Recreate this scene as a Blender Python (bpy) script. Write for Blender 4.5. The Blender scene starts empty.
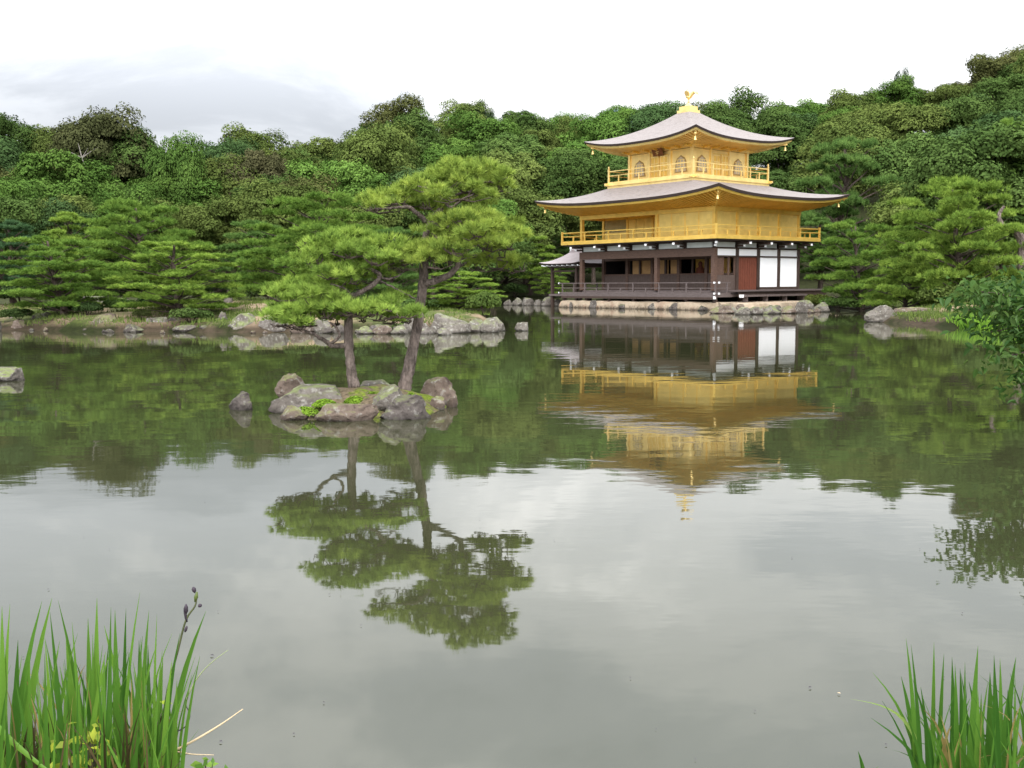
import bpy, math, random
import numpy as np
from mathutils import Vector, noise as mnoise

random.seed(7); RNG = np.random.default_rng(7)
SC = bpy.context.scene; COL = SC.collection
# ------------------------------------------------------------------ camera, sky, sun, exposure
F, PITCH, ROLL, CAMH = 1039.0, 0.0979, -0.0060, 1.661
cam = bpy.data.cameras.new('camera'); cam.sensor_width = 36; cam.lens = 36*F/1024
cam.clip_start = .05; cam.clip_end = 9000
cam_o = bpy.data.objects.new('camera', cam); COL.objects.link(cam_o)
from mathutils import Matrix
cam_o.matrix_world = Matrix.Translation((0, 0, CAMH)) @ Matrix.Rotation(math.pi/2-PITCH, 4, 'X') @ Matrix.Rotation(ROLL, 4, 'Z')
SC.camera = cam_o

SUN_EL, SUN_AZ = math.radians(47), math.radians(183)      # azimuth clockwise from +Y
sd = Vector((math.sin(SUN_AZ)*math.cos(SUN_EL), math.cos(SUN_AZ)*math.cos(SUN_EL), math.sin(SUN_EL)))
sun = bpy.data.lights.new('sun', 'SUN'); sun.energy = 1.5; sun.angle = math.radians(14); sun.color = (1, .95, .87)
sun_o = bpy.data.objects.new('sun', sun); COL.objects.link(sun_o)
sun_o.rotation_euler = sd.to_track_quat('Z', 'Y').to_euler()

W = bpy.data.worlds.new('World'); SC.world = W; W.use_nodes = True
nt = W.node_tree; nt.nodes.clear()
def N(t, ty, **kw):
    n = t.nodes.new(ty)
    for k, v in kw.items():
        if k.startswith('i_'):
            key = k[2:]; key = int(key) if key.isdigit() else key
            n.inputs[key].default_value = v
        else: setattr(n, k, v)
    return n
def math_n(t, op, a, b=None, clamp=False):
    n = N(t, 'ShaderNodeMath', operation=op, use_clamp=clamp)
    for i, x in enumerate((a, b)):
        if x is None: continue
        if isinstance(x, (int, float)): n.inputs[i].default_value = x
        else: t.links.new(x, n.inputs[i])
    return n.outputs[0]
def mix_rgb(t, fac, a, b, blend='MIX'):
    n = N(t, 'ShaderNodeMix', data_type='RGBA', blend_type=blend)
    for i, x in ((0, fac), (6, a), (7, b)):
        if isinstance(x, (int, float)): n.inputs[i].default_value = x
        elif isinstance(x, (tuple, list)): n.inputs[i].default_value = (*x[:3], 1)
        else: t.links.new(x, n.inputs[i])
    return n.outputs[2]
def ramp(t, fac, stops, interp='LINEAR'):
    n = N(t, 'ShaderNodeValToRGB'); n.color_ramp.interpolation = interp
    el = n.color_ramp.elements
    while len(el) < len(stops): el.new(.5)
    for e, (p, c) in zip(el, stops):
        e.position = p; e.color = (c, c, c, 1) if isinstance(c, (int, float)) else (*c, 1)
    t.links.new(fac, n.inputs[0]); return n.outputs[0]
SKY_K = .1
out = N(nt, 'ShaderNodeOutputWorld'); bg = N(nt, 'ShaderNodeBackground'); bg.inputs[1].default_value = SKY_K
nt.links.new(bg.outputs[0], out.inputs[0])
sky = N(nt, 'ShaderNodeTexSky', sky_type='NISHITA', sun_disc=False, sun_elevation=SUN_EL, sun_rotation=SUN_AZ, air_density=1.2, dust_density=2)
tc = N(nt, 'ShaderNodeTexCoord'); sx = N(nt, 'ShaderNodeSeparateXYZ'); nt.links.new(tc.outputs['Generated'], sx.inputs[0])
zz = math_n(nt, 'MAXIMUM', sx.outputs[2], 0.0)
den = math_n(nt, 'ADD', zz, .16)
cx = N(nt, 'ShaderNodeCombineXYZ')
nt.links.new(math_n(nt, 'DIVIDE', sx.outputs[0], den), cx.inputs[0]); nt.links.new(math_n(nt, 'DIVIDE', sx.outputs[1], den), cx.inputs[1])
mp = N(nt, 'ShaderNodeMapping'); mp.inputs['Location'].default_value = (20.3, 11.4, 0); mp.inputs['Scale'].default_value = (1.0, .8, 1)
nt.links.new(cx.outputs[0], mp.inputs[0])
nz = N(nt, 'ShaderNodeTexNoise', i_Scale=.85, i_Detail=8.0, i_Roughness=.58, i_Distortion=.4); nt.links.new(mp.outputs[0], nz.inputs[0])
cl = ramp(nt, nz.outputs[0], [(.34, (.54, .565, .61)), (.46, (.70, .725, .77)), (.56, (.92, .93, .945)), (.68, (1.34, 1.33, 1.31))], 'EASE')
grad = ramp(nt, zz, [(0, .76), (.10, .84), (.15, 1.05), (.20, 1.40), (.27, 1.40), (.35, 1.35), (.44, 1.55), (.60, 2.2), (1, 3.0)])
clg = mix_rgb(nt, 1.0, cl, grad, 'MULTIPLY')
# unseen sky behind the camera brightened, added to light the scene's front
rear_fill = math_n(nt, 'ADD', math_n(nt, 'MULTIPLY', math_n(nt, 'ADD', math_n(nt, 'MULTIPLY', sx.outputs[1], -1.0), .05, True), 1.5), 1.0)
clg = mix_rgb(nt, 1.0, clg, rear_fill, 'MULTIPLY')
sc10 = mix_rgb(nt, 1.0, clg, (1/SKY_K,)*3, 'MULTIPLY')
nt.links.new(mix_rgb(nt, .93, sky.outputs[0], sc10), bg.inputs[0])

SC.view_settings.view_transform = 'Standard'; SC.view_settings.look = 'None'
SC.view_settings.exposure = 0.35; SC.view_settings.gamma = 1.0
SC.render.engine = 'CYCLES'
SC.cycles.max_bounces = 8; SC.cycles.diffuse_bounces = 5; SC.cycles.glossy_bounces = 3; SC.cycles.transmission_bounces = 3
SC.cycles.use_denoising = True
SC.cycles.caustics_reflective = True; SC.cycles.caustics_refractive = False

# ------------------------------------------------------------------ helpers
def ray(u, v):
    u -= 512; v -= 384; c, s = math.cos(-ROLL), math.sin(-ROLL)
    u, v = u*c-v*s, u*s+v*c
    x, up = u/F, -v/F
    return Vector((x, math.cos(PITCH)+up*math.sin(PITCH), -math.sin(PITCH)+up*math.cos(PITCH)))
def at(u, v, Y):                       # world point of a pixel at world depth Y
    d = ray(u, v); return Vector((0, 0, CAMH)) + d*(Y/d.y)
def atw(u, v, z=0.0):                  # world point of a pixel on the level z
    d = ray(u, v); return Vector((0, 0, CAMH)) + d*((z-CAMH)/d.z)
def horizon(u): return 282-(u-512)*.006

def tag(o, label, cat, group=None, kind=None):
    if label: o['label'] = label
    if cat: o['category'] = cat
    if group: o['group'] = group
    if kind: o['kind'] = kind
    return o
def empty(name, loc, rz=0):
    o = bpy.data.objects.new(name, None); COL.objects.link(o); o.location = loc; o.rotation_euler = (0, 0, rz)
    o.empty_display_size = .2; return o
def link_mesh(name, me, mat, parent=None):
    me.materials.append(mat); o = bpy.data.objects.new(name, me); COL.objects.link(o)
    if parent: o.parent = parent
    return o
def mesh_np(name, V, Fc, mat, parent=None, tone=None, smooth=False):
    V = np.asarray(V, np.float32); Fc = np.asarray(Fc, np.int32); k = Fc.shape[1]
    me = bpy.data.meshes.new(name); me.vertices.add(len(V)); me.vertices.foreach_set('co', V.ravel())
    me.loops.add(Fc.size); me.loops.foreach_set('vertex_index', Fc.ravel())
    me.polygons.add(len(Fc)); me.polygons.foreach_set('loop_start', np.arange(len(Fc), dtype=np.int32)*k)
    me.polygons.foreach_set('loop_total', np.full(len(Fc), k, np.int32))
    if smooth: me.polygons.foreach_set('use_smooth', np.ones(len(Fc), bool))
    if tone is not None:
        a = me.attributes.new('tone', 'FLOAT', 'FACE'); a.data.foreach_set('value', np.asarray(tone, np.float32))
    me.update(calc_edges=True); me.validate()
    return link_mesh(name, me, mat, parent)
def copy_tree(o, parent=None):
    c = o.copy(); COL.objects.link(c)
    if parent: c.parent = parent
    for ch in o.children: copy_tree(ch, c)
    return c

class MB:
    def __init__(s): s.v = []; s.f = []; s.cut = []
    def add(s, vs, fs):
        s.cut.append((len(s.v), len(s.f))); n = len(s.v); s.v += [tuple(v) for v in vs]; s.f += [tuple(i+n for i in f) for f in fs]
    def box(s, x0, x1, y0, y1, z0, z1):
        s.add([(x0,y0,z0),(x1,y0,z0),(x1,y1,z0),(x0,y1,z0),(x0,y0,z1),(x1,y0,z1),(x1,y1,z1),(x0,y1,z1)],
              [(0,3,2,1),(4,5,6,7),(0,1,5,4),(1,2,6,5),(2,3,7,6),(3,0,4,7)]); return s
    def cb(s, x, y, z, dx, dy, dz): return s.box(x-dx/2, x+dx/2, y-dy/2, y+dy/2, z-dz/2, z+dz/2)
    def bar(s, p, q, w, h=None):
        p, q = Vector(p), Vector(q); h = h or w; d = (q-p).normalized()
        up = Vector((0,0,1)) if abs(d.z) < .9 else Vector((1,0,0))
        a = d.cross(up).normalized()*w/2; b = a.cross(d).normalized()*h/2
        s.add([p-a-b, p+a-b, p+a+b, p-a+b, q-a-b, q+a-b, q+a+b, q-a+b],
              [(0,3,2,1),(4,5,6,7),(0,1,5,4),(1,2,6,5),(2,3,7,6),(3,0,4,7)]); return s
    def tube(s, pts, rad, n=8, wob=0):
        pts = [Vector(p) for p in pts]; base = len(s.v); s.cut.append((base, len(s.f)))
        ref = Vector((.31, .87, .37))
        for i, p in enumerate(pts):
            d = (pts[min(i+1, len(pts)-1)]-pts[max(i-1, 0)]).normalized()
            a = d.cross(ref).normalized(); b = d.cross(a).normalized()
            r = rad[i] if hasattr(rad, '__len__') else rad
            for k in range(n):
                t = 2*math.pi*k/n; rr = r*(1+wob*random.uniform(-1, 1))
                s.v.append(tuple(p+a*math.cos(t)*rr+b*math.sin(t)*rr))
        m = len(pts)
        for i in range(m-1):
            for k in range(n):
                s.f.append((base+i*n+k, base+i*n+(k+1) % n, base+(i+1)*n+(k+1) % n, base+(i+1)*n+k))
        s.f.append(tuple(base+k for k in reversed(range(n)))); s.f.append(tuple(base+(m-1)*n+k for k in range(n)))
        return s
    def prism(s, pts2, f0, f1):        # outline mapped through two functions (front, back)
        n = len(pts2); s.add([f0(*p) for p in pts2]+[f1(*p) for p in pts2],
            [tuple(range(n)), tuple(reversed(range(n, 2*n)))]+[(i, i+n, (i+1) % n+n, (i+1) % n) for i in range(n)]); return s
    def build_each(s, name, mat, parent=None, smooth=False):   # every piece a part of its own
        ends = s.cut[1:]+[(len(s.v), len(s.f))]
        for (v0, f0), (v1, f1) in zip(s.cut, ends):
            m = MB(); m.v = s.v[v0:v1]; m.f = [tuple(i-v0 for i in f) for f in s.f[f0:f1]]; m.build(name, mat, parent, smooth)
    def build(s, name, mat, parent=None, smooth=False):
        me = bpy.data.meshes.new(name); me.from_pydata(s.v, [], s.f)
        import bmesh
        bm = bmesh.new(); bm.from_mesh(me); bmesh.ops.recalc_face_normals(bm, faces=bm.faces); bm.to_mesh(me); bm.free()
        if smooth:
            for p in me.polygons: p.use_smooth = True
        return link_mesh(name, me, mat, parent)

# ------------------------------------------------------------------ materials
def base_mat(name, rough=.6, spec=.5, metal=0.0):
    m = bpy.data.materials.new(name); m.use_nodes = True; t = m.node_tree; p = t.nodes['Principled BSDF']
    p.inputs['Roughness'].default_value = rough; p.inputs['Specular IOR Level'].default_value = spec; p.inputs['Metallic'].default_value = metal
    return m, t, p
def noisy(name, c1, c2, scale=3, rough=.7, spec=.3, metal=0.0, detail=6, bump=0.0, bscale=None, stretch=(1,1,1), c3=None):
    m, t, p = base_mat(name, rough, spec, metal)
    co = N(t, 'ShaderNodeTexCoord'); mpn = N(t, 'ShaderNodeMapping'); mpn.inputs['Scale'].default_value = stretch
    t.links.new(co.outputs['Object'], mpn.inputs[0])
    nn = N(t, 'ShaderNodeTexNoise', i_Scale=scale, i_Detail=detail, i_Roughness=.6); t.links.new(mpn.outputs[0], nn.inputs[0])
    stops = [(.3, c1), (.7, c2)] if c3 is None else [(.3, c1), (.52, c2), (.72, c3)]
    t.links.new(ramp(t, nn.outputs[0], stops), p.inputs['Base Color'])
    if bump:
        n2 = N(t, 'ShaderNodeTexNoise', i_Scale=bscale or scale*3, i_Detail=5.0); t.links.new(mpn.outputs[0], n2.inputs[0])
        b = N(t, 'ShaderNodeBump', i_Strength=bump, i_Distance=.05); t.links.new(n2.outputs[0], b.inputs['Height']); t.links.new(b.outputs[0], p.inputs['Normal'])
    return m
def leaf_mat(name, transl=.3, var=.55, hue=.03):
    """foliage: object colour, varied from leaf to leaf by the face attribute tone (a leaf's own age and kind)"""
    m = bpy.data.materials.new(name); m.use_nodes = True; t = m.node_tree; t.nodes.clear()
    o = N(t, 'ShaderNodeOutputMaterial'); oi = N(t, 'ShaderNodeObjectInfo'); at_ = N(t, 'ShaderNodeAttribute', attribute_name='tone')
    hs = N(t, 'ShaderNodeHueSaturation')
    hs.inputs['Saturation'].default_value = 1.0
    t.links.new(math_n(t, 'ADD', math_n(t, 'MULTIPLY', at_.outputs['Fac'], -hue*2), .5+hue), hs.inputs['Hue'])
    t.links.new(math_n(t, 'ADD', math_n(t, 'MULTIPLY', at_.outputs['Fac'], var*2), 1-var), hs.inputs['Value'])
    t.links.new(oi.outputs['Color'], hs.inputs['Color'])
    d = N(t, 'ShaderNodeBsdfDiffuse'); tr = N(t, 'ShaderNodeBsdfTranslucent'); mx = N(t, 'ShaderNodeMixShader', i_0=transl)
    t.links.new(hs.outputs[0], d.inputs[0]); t.links.new(hs.outputs[0], tr.inputs[0])
    t.links.new(d.outputs[0], mx.inputs[1]); t.links.new(tr.outputs[0], mx.inputs[2])
    t.links.new(mx.outputs[0], o.inputs[0]); return m
def leaf_gloss(name, rough=.35, transl=.25, var=.4, hue=.02):
    m = leaf_mat(name, transl, var, hue); t = m.node_tree
    o = [n for n in t.nodes if n.type == 'OUTPUT_MATERIAL'][0]; mx = [n for n in t.nodes if n.type == 'MIX_SHADER'][0]
    g = N(t, 'ShaderNodeBsdfGlossy', i_Roughness=rough); m2 = N(t, 'ShaderNodeMixShader', i_0=.012)
    t.links.new(mx.outputs[0], m2.inputs[1]); t.links.new(g.outputs[0], m2.inputs[2]); t.links.new(m2.outputs[0], o.inputs[0]); return m

M = {}
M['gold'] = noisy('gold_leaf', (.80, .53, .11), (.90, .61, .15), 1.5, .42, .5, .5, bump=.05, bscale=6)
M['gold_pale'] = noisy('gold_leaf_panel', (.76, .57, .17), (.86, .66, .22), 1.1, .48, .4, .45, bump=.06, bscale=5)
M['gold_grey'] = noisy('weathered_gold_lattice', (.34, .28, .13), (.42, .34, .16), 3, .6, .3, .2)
M['gold_up'] = noisy('skylit_gold_leaf', (.93, .68, .25), (.98, .76, .33), 1.5, .42, .5, .62, bump=.05, bscale=6)  # upper storey copy, its brighter skylight put into the gold colour
M['bark_roof'] = noisy('cypress_bark_shingle', (.15, .125, .117), (.25, .22, .21), 2.2, .66, .4, bump=.6, bscale=7, stretch=(1.3, 1.3, 9), c3=(.195, .16, .15))
M['roof_edge'] = noisy('cut_bark_edge', (.035, .025, .022), (.075, .055, .05), 9, .8, .2, stretch=(1, 1, 8))
M['roof_light'] = noisy('pale_shingle', (.34, .29, .29), (.42, .36, .36), 3, .6, .4, bump=.3, bscale=20)
M['dark_wood'] = noisy('dark_timber', (.035, .022, .017), (.075, .048, .038), 4, .6, .35, stretch=(6, 6, 1))
M['brown_wood'] = noisy('brown_timber', (.070, .040, .029), (.125, .074, .054), 4, .55, .35, stretch=(1, 1, 5))
M['red_wood'] = noisy('red_brown_door_boards', (.10, .03, .018), (.20, .062, .036), 5, .6, .3, stretch=(7, 7, .7))
M['grey_wood'] = noisy('weathered_deck_timber', (.075, .056, .052), (.15, .12, .115), 5, .6, .35, stretch=(.6, 6, 6))
M['low_wall'] = noisy('dull_brown_boards', (.075, .052, .044), (.115, .085, .072), 4, .7, .2, stretch=(5, 5, 1))
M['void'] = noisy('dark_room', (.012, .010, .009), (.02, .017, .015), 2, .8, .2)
M['tan_panel'] = noisy('tan_room_panel', (.30, .17, .075), (.42, .25, .10), 2.5, .6, .3)
M['paint_panel'] = noisy('painted_gold_screen', (.55, .30, .06), (.70, .42, .10), 2.0, .5, .3, c3=(.38, .13, .05))
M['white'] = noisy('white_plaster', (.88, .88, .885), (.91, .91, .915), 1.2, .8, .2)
M['grey_plaster'] = noisy('light_grey_plaster', (.52, .55, .53), (.62, .64, .62), 2, .8, .2)  # light grey plaster of the frieze panels
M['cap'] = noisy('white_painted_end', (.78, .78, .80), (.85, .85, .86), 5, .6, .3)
M['sand'] = noisy('sandy_terrace', (.27, .205, .14), (.42, .34, .25), 1.3, .9, .1, bump=.3, bscale=9, c3=(.36, .24, .17))
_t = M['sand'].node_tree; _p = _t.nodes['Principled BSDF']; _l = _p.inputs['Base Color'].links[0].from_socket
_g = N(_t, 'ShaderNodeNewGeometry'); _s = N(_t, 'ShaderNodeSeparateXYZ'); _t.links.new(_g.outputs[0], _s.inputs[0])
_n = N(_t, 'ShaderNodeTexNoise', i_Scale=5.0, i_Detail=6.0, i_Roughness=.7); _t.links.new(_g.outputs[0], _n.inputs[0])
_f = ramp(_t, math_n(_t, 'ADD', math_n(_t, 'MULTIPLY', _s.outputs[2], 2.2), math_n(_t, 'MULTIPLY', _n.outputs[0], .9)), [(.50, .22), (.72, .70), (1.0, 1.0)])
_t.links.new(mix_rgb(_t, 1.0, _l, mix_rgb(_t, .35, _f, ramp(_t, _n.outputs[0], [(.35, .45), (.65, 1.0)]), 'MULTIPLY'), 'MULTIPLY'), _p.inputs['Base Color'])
M['trunk'] = noisy('pine_bark', (.05, .040, .034), (.26, .205, .18), 15, .9, .15, bump=1.0, bscale=40, stretch=(1, 1, .35))
M['trunk_dark'] = noisy('dark_bark', (.045, .033, .026), (.11, .085, .07), 8, .9, .15, bump=.7, bscale=20, stretch=(1, 1, .4))
M['leaf'] = leaf_mat('broadleaf_foliage', .15, .42, .014)
M['needle'] = leaf_mat('pine_needles', .12, .45, .016)
M['iris'] = leaf_gloss('iris_blades', .4, .35, .68, .025)
M['near_leaf'] = leaf_gloss('glossy_oak_leaves', .45, .25, .45, .03)
M['straw'] = noisy('dry_straw', (.42, .32, .19), (.58, .46, .30), 8, .7, .2)
M['pod'] = noisy('dark_seed_pods', (.02, .016, .022), (.05, .035, .05), 30, .6, .3)

def leaf_squares(m, sz, lo):
    t = m.node_tree; p = t.nodes['Principled BSDF']; src = p.inputs['Base Color'].links[0].from_socket
    co = N(t, 'ShaderNodeTexCoord'); add = N(t, 'ShaderNodeVectorMath', operation='ADD'); add.inputs[1].default_value = (.031, .047, .023); t.links.new(co.outputs['Object'], add.inputs[0])
    sn = N(t, 'ShaderNodeVectorMath', operation='SNAP'); sn.inputs[1].default_value = (sz,)*3; t.links.new(add.outputs[0], sn.inputs[0])
    wn = N(t, 'ShaderNodeTexWhiteNoise', noise_dimensions='3D'); t.links.new(sn.outputs[0], wn.inputs[0])
    big = N(t, 'ShaderNodeTexNoise', i_Scale=.8, i_Detail=5.0, i_Roughness=.65); t.links.new(co.outputs['Object'], big.inputs[0])
    f = ramp(t, wn.outputs[0], [(0, lo), (1, 1.0)]); g = ramp(t, big.outputs[0], [(.30, (.88, .85, .78)), (.55, (1, 1, 1))])
    t.links.new(mix_rgb(t, 1.0, mix_rgb(t, 1.0, src, f, 'MULTIPLY'), g, 'MULTIPLY'), p.inputs['Base Color'])
for k_ in ('gold', 'gold_pale', 'gold_up'): leaf_squares(M[k_], .26, .90)
def rock_mat(name, a, b, c, moss=0.0, lich=.5):
    m, t, p = base_mat(name, .9, .15)
    co = N(t, 'ShaderNodeTexCoord'); gp = N(t, 'ShaderNodeNewGeometry'); sp = N(t, 'ShaderNodeSeparateXYZ')
    pos = gp.outputs['Position']; t.links.new(pos, sp.inputs[0])
    n1 = N(t, 'ShaderNodeTexNoise', i_Scale=2.6, i_Detail=8.0, i_Roughness=.68); t.links.new(pos, n1.inputs[0])
    n2 = N(t, 'ShaderNodeTexNoise', i_Scale=11.0, i_Detail=5.0, i_Roughness=.6); t.links.new(pos, n2.inputs[0])
    col = ramp(t, n1.outputs[0], [(.3, a), (.5, b), (.7, c)])
    col = mix_rgb(t, math_n(t, 'MULTIPLY', ramp(t, n2.outputs[0], [(.55, 0), (.66, 1)]), lich), col, (.38, .37, .33))
    col = mix_rgb(t, math_n(t, 'MULTIPLY', ramp(t, n2.outputs[0], [(.30, 1), (.42, 0)]), .6), col, tuple(x*.35 for x in a))
    if moss:
        s2 = N(t, 'ShaderNodeSeparateXYZ'); t.links.new(gp.outputs['Normal'], s2.inputs[0])
        f = math_n(t, 'MULTIPLY', ramp(t, s2.outputs[2], [(.45, 0), (.75, 1)]), ramp(t, n1.outputs[0], [(.42, 0), (.55, 1)]))
        col = mix_rgb(t, math_n(t, 'MULTIPLY', f, moss), col, (.14, .19, .03))
    wet = ramp(t, math_n(t, 'MULTIPLY', sp.outputs[2], 8), [(.0, .38), (.75, 1.0)])       # wet, algae-dark band at the waterline
    col = mix_rgb(t, 1.0, col, wet, 'MULTIPLY')
    t.links.new(col, p.inputs['Base Color'])
    b_ = N(t, 'ShaderNodeBump', i_Strength=.8, i_Distance=.04); t.links.new(n2.outputs[0], b_.inputs['Height']); t.links.new(b_.outputs[0], p.inputs['Normal'])
    return m
M['rock'] = rock_mat('grey_stone', (.060, .050, .043), (.122, .106, .092), (.21, .19, .17), .55)
M['rock_pale'] = rock_mat('pale_stone', (.075, .065, .055), (.14, .124, .106), (.22, .20, .178), .35)
M['rock_brown'] = rock_mat('brown_stone', (.068, .050, .040), (.13, .098, .079), (.19, .148, .12), .4, .4)
M['rock_dark'] = rock_mat('dark_stone', (.045, .038, .034), (.085, .072, .065), (.14, .12, .11), .3, .4)

# ------------------------------------------------------------------ ground, pond, sky-line hills
POND = [(-6,2.6),(-3,3.0),(0,2.4),(2,2.6),(3.2,3.4),(5.4,8),(6.8,11.5),(9.0,15),(14,26),(16.6,33),(15.0,36.6),(14.6,41.8),(17.3,44.5),(17.6,50),(19,54.5),
        (20.5,59.5),(17,61),(14,60.3),(12.2,60),(6.4,68.6),(5.6,71.5),(8,76),(6,79),(2,80.5),(-1,82),(-6,80),(-8,70),(-8,58),(-5.5,49),(-2.6,43.5),(-.7,40.2),(-.35,38.2),(-1.2,36.6),(-4,35.5),
        (-6.5,35.9),(-9,35.2),(-12,36.3),(-15,36.6),(-17,38.0),(-19.5,38.7),(-26,40),(-30,36),(-28,20),(-20,8),(-10,3.5)]
def sdist(X, Y):                       # + on land
    P = np.array(POND); d = np.full(X.shape, 1e9); ins = np.zeros(X.shape, bool)
    for (x0, y0), (x1, y1) in zip(P, np.roll(P, -1, 0)):
        ex, ey = x1-x0, y1-y0
        t = np.clip(((X-x0)*ex+(Y-y0)*ey)/(ex*ex+ey*ey), 0, 1)
        d = np.minimum(d, np.hypot(X-x0-t*ex, Y-y0-t*ey))
        if y0 != y1:
            c = ((y0 > Y) != (y1 > Y)) & (X < (x1-x0)*(Y-y0)/(y1-y0)+x0); ins ^= c
    return np.where(ins, -d, d)
SKYL = np.array([(-300,108),(0,110),(20,117),(42,125),(62,112),(100,110),(140,118),(180,126),(230,130),(280,129),(305,138),(330,130),(370,115),(410,103),(450,105),(520,107),(600,106),(640,98),
        (700,95),(750,95),(800,92),(850,88),(900,74),(950,78),(975,62),(1024,56),(1300,48)], float)
def ridge(X, Y):
    a = X/np.maximum(Y, 5.0); u = 512+F*np.clip(a, -.8, .8)
    s = np.interp(u, SKYL[:, 0], SKYL[:, 1])
    R = np.interp(u, [200, 330, 450, 1024], [112., 125., 150., 150.])
    return u, s, R
TREE_H = 11.0
def height(X, Y):
    X = np.asarray(X, float); Y = np.asarray(Y, float)
    d = sdist(X, Y)
    wob = .12*np.sin(X*.9+Y*.4)+.1*np.sin(Y*1.3-X*.5)+.05*np.sin(X*3.1)*np.sin(Y*2.7)
    z = np.where(d > 0, (.30+.5*np.clip((d)/6, 0, 1)+wob*.6)*np.clip(d/.35, 0, 1)+.02, -1.0*np.clip(-d/2.0, 0, 1))
    u, s, R = ridge(X, Y)
    top = CAMH+R*(282-(u-512)*.006-s)/F-TREE_H
    start = np.interp(u, [200, 400, 700, 850, 1024], [82, 88, 84, 72, 62])
    t = np.clip((Y-start)/(R-start), 0, 1); t = t*t*(3-2*t)*.55+t*.45
    back = np.clip((Y-R-15)/300, 0, 1)
    hill = np.maximum(top-1, 0)*t*(1-.7*back)
    hill = np.where(Y > 20, hill, 0)
    return z+np.where(d > 0, hill, 0)
def hz(x, y): return float(height(np.array([x]), np.array([y]))[0])
g1 = np.arange(-46, 46.1, .7); ext = [60, 80, 105, 140, 190, 260, 400, 700, 1200, 2200, 4000]
gx = np.array([-e for e in reversed(ext)]+list(g1)+ext)
gy = np.array([-4000,-1500,-500,-150,-50,-20]+list(np.arange(-8, 100, .7))+list(np.arange(102, 180, 4))+[190, 220, 260, 320, 400, 600, 1000, 1800, 4000])
GX, GY = np.meshgrid(gx, gy); GZ = height(GX, GY)
nx, ny = len(gx), len(gy)
idx = np.arange(nx*ny).reshape(ny, nx)
quads = np.stack([idx[:-1, :-1], idx[:-1, 1:], idx[1:, 1:], idx[1:, :-1]], -1).reshape(-1, 4)
def ground_mat():
    m, t, p = base_mat('ground_soil_moss_litter', .95, .1)
    gp = N(t, 'ShaderNodeNewGeometry'); sp = N(t, 'ShaderNodeSeparateXYZ'); t.links.new(gp.outputs[0], sp.inputs[0])
    n1 = N(t, 'ShaderNodeTexNoise', i_Scale=.35, i_Detail=7.0, i_Roughness=.62); t.links.new(gp.outputs[0], n1.inputs[0])
    n2 = N(t, 'ShaderNodeTexNoise', i_Scale=4.0, i_Detail=6.0, i_Roughness=.65); t.links.new(gp.outputs[0], n2.inputs[0])
    sand = ramp(t, n2.outputs[0], [(.3, (.15, .11, .07)), (.7, (.31, .23, .155))])
    moss = ramp(t, n2.outputs[0], [(.3, (.045, .06, .018)), (.7, (.10, .12, .035))])
    c = mix_rgb(t, ramp(t, n1.outputs[0], [(.46, 0), (.56, 1)]), sand, moss)
    far = ramp(t, math_n(t, 'DIVIDE', sp.outputs[1], 100.0), [(.43, 0), (.50, 1)])
    floor_ = ramp(t, n2.outputs[0], [(.3, (.02, .024, .01)), (.7, (.05, .055, .02))])
    c = mix_rgb(t, far, c, floor_)
    mud = ramp(t, math_n(t, 'MULTIPLY', sp.outputs[2], 2), [(.25, .22), (.85, 1.0)])
    c = mix_rgb(t, 1.0, c, mud, 'MULTIPLY')
    t.links.new(c, p.inputs['Base Color'])
    b_ = N(t, 'ShaderNodeBump', i_Strength=.7, i_Distance=.06); t.links.new(n2.outputs[0], b_.inputs['Height']); t.links.new(b_.outputs[0], p.inputs['Normal'])
    return m
ground = mesh_np('ground', np.stack([GX, GY, GZ], -1).reshape(-1, 3), quads, ground_mat(), smooth=True)
tag(ground, None, None, kind='structure')

def water_mat():
    m, t, p = base_mat('murky_pond_water', .025, .5)
    p.inputs['Base Color'].default_value = (.034, .037, .017, 1); p.inputs['IOR'].default_value = 1.95
    gp = N(t, 'ShaderNodeNewGeometry')
    mpn = N(t, 'ShaderNodeMapping'); mpn.inputs['Scale'].default_value = (.55, 1.0, 1); t.links.new(gp.outputs[0], mpn.inputs[0])
    n1 = N(t, 'ShaderNodeTexNoise', i_Scale=2.6, i_Detail=3.0, i_Roughness=.5); t.links.new(mpn.outputs[0], n1.inputs[0])
    n2 = N(t, 'ShaderNodeTexNoise', i_Scale=.12, i_Detail=2.0); t.links.new(gp.outputs[0], n2.inputs[0])
    n3 = N(t, 'ShaderNodeTexNoise', i_Scale=.7, i_Detail=2.0); t.links.new(mpn.outputs[0], n3.inputs[0])
    calm = ramp(t, n2.outputs[0], [(.38, .12), (.62, 1)])
    h = math_n(t, 'ADD', math_n(t, 'MULTIPLY', n1.outputs[0], calm), math_n(t, 'MULTIPLY', n3.outputs[0], 1.4))
    b_ = N(t, 'ShaderNodeBump', i_Strength=1.0, i_Distance=.0027); t.links.new(h, b_.inputs['Height']); t.links.new(b_.outputs[0], p.inputs['Normal'])
    return m
wv = [(-60,-6,0),(40,-6,0),(40,100,0),(-60,100,0)]
water = mesh_np('water', wv, [(0,1,2,3)], water_mat()); tag(water, None, None, kind='structure')

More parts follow.
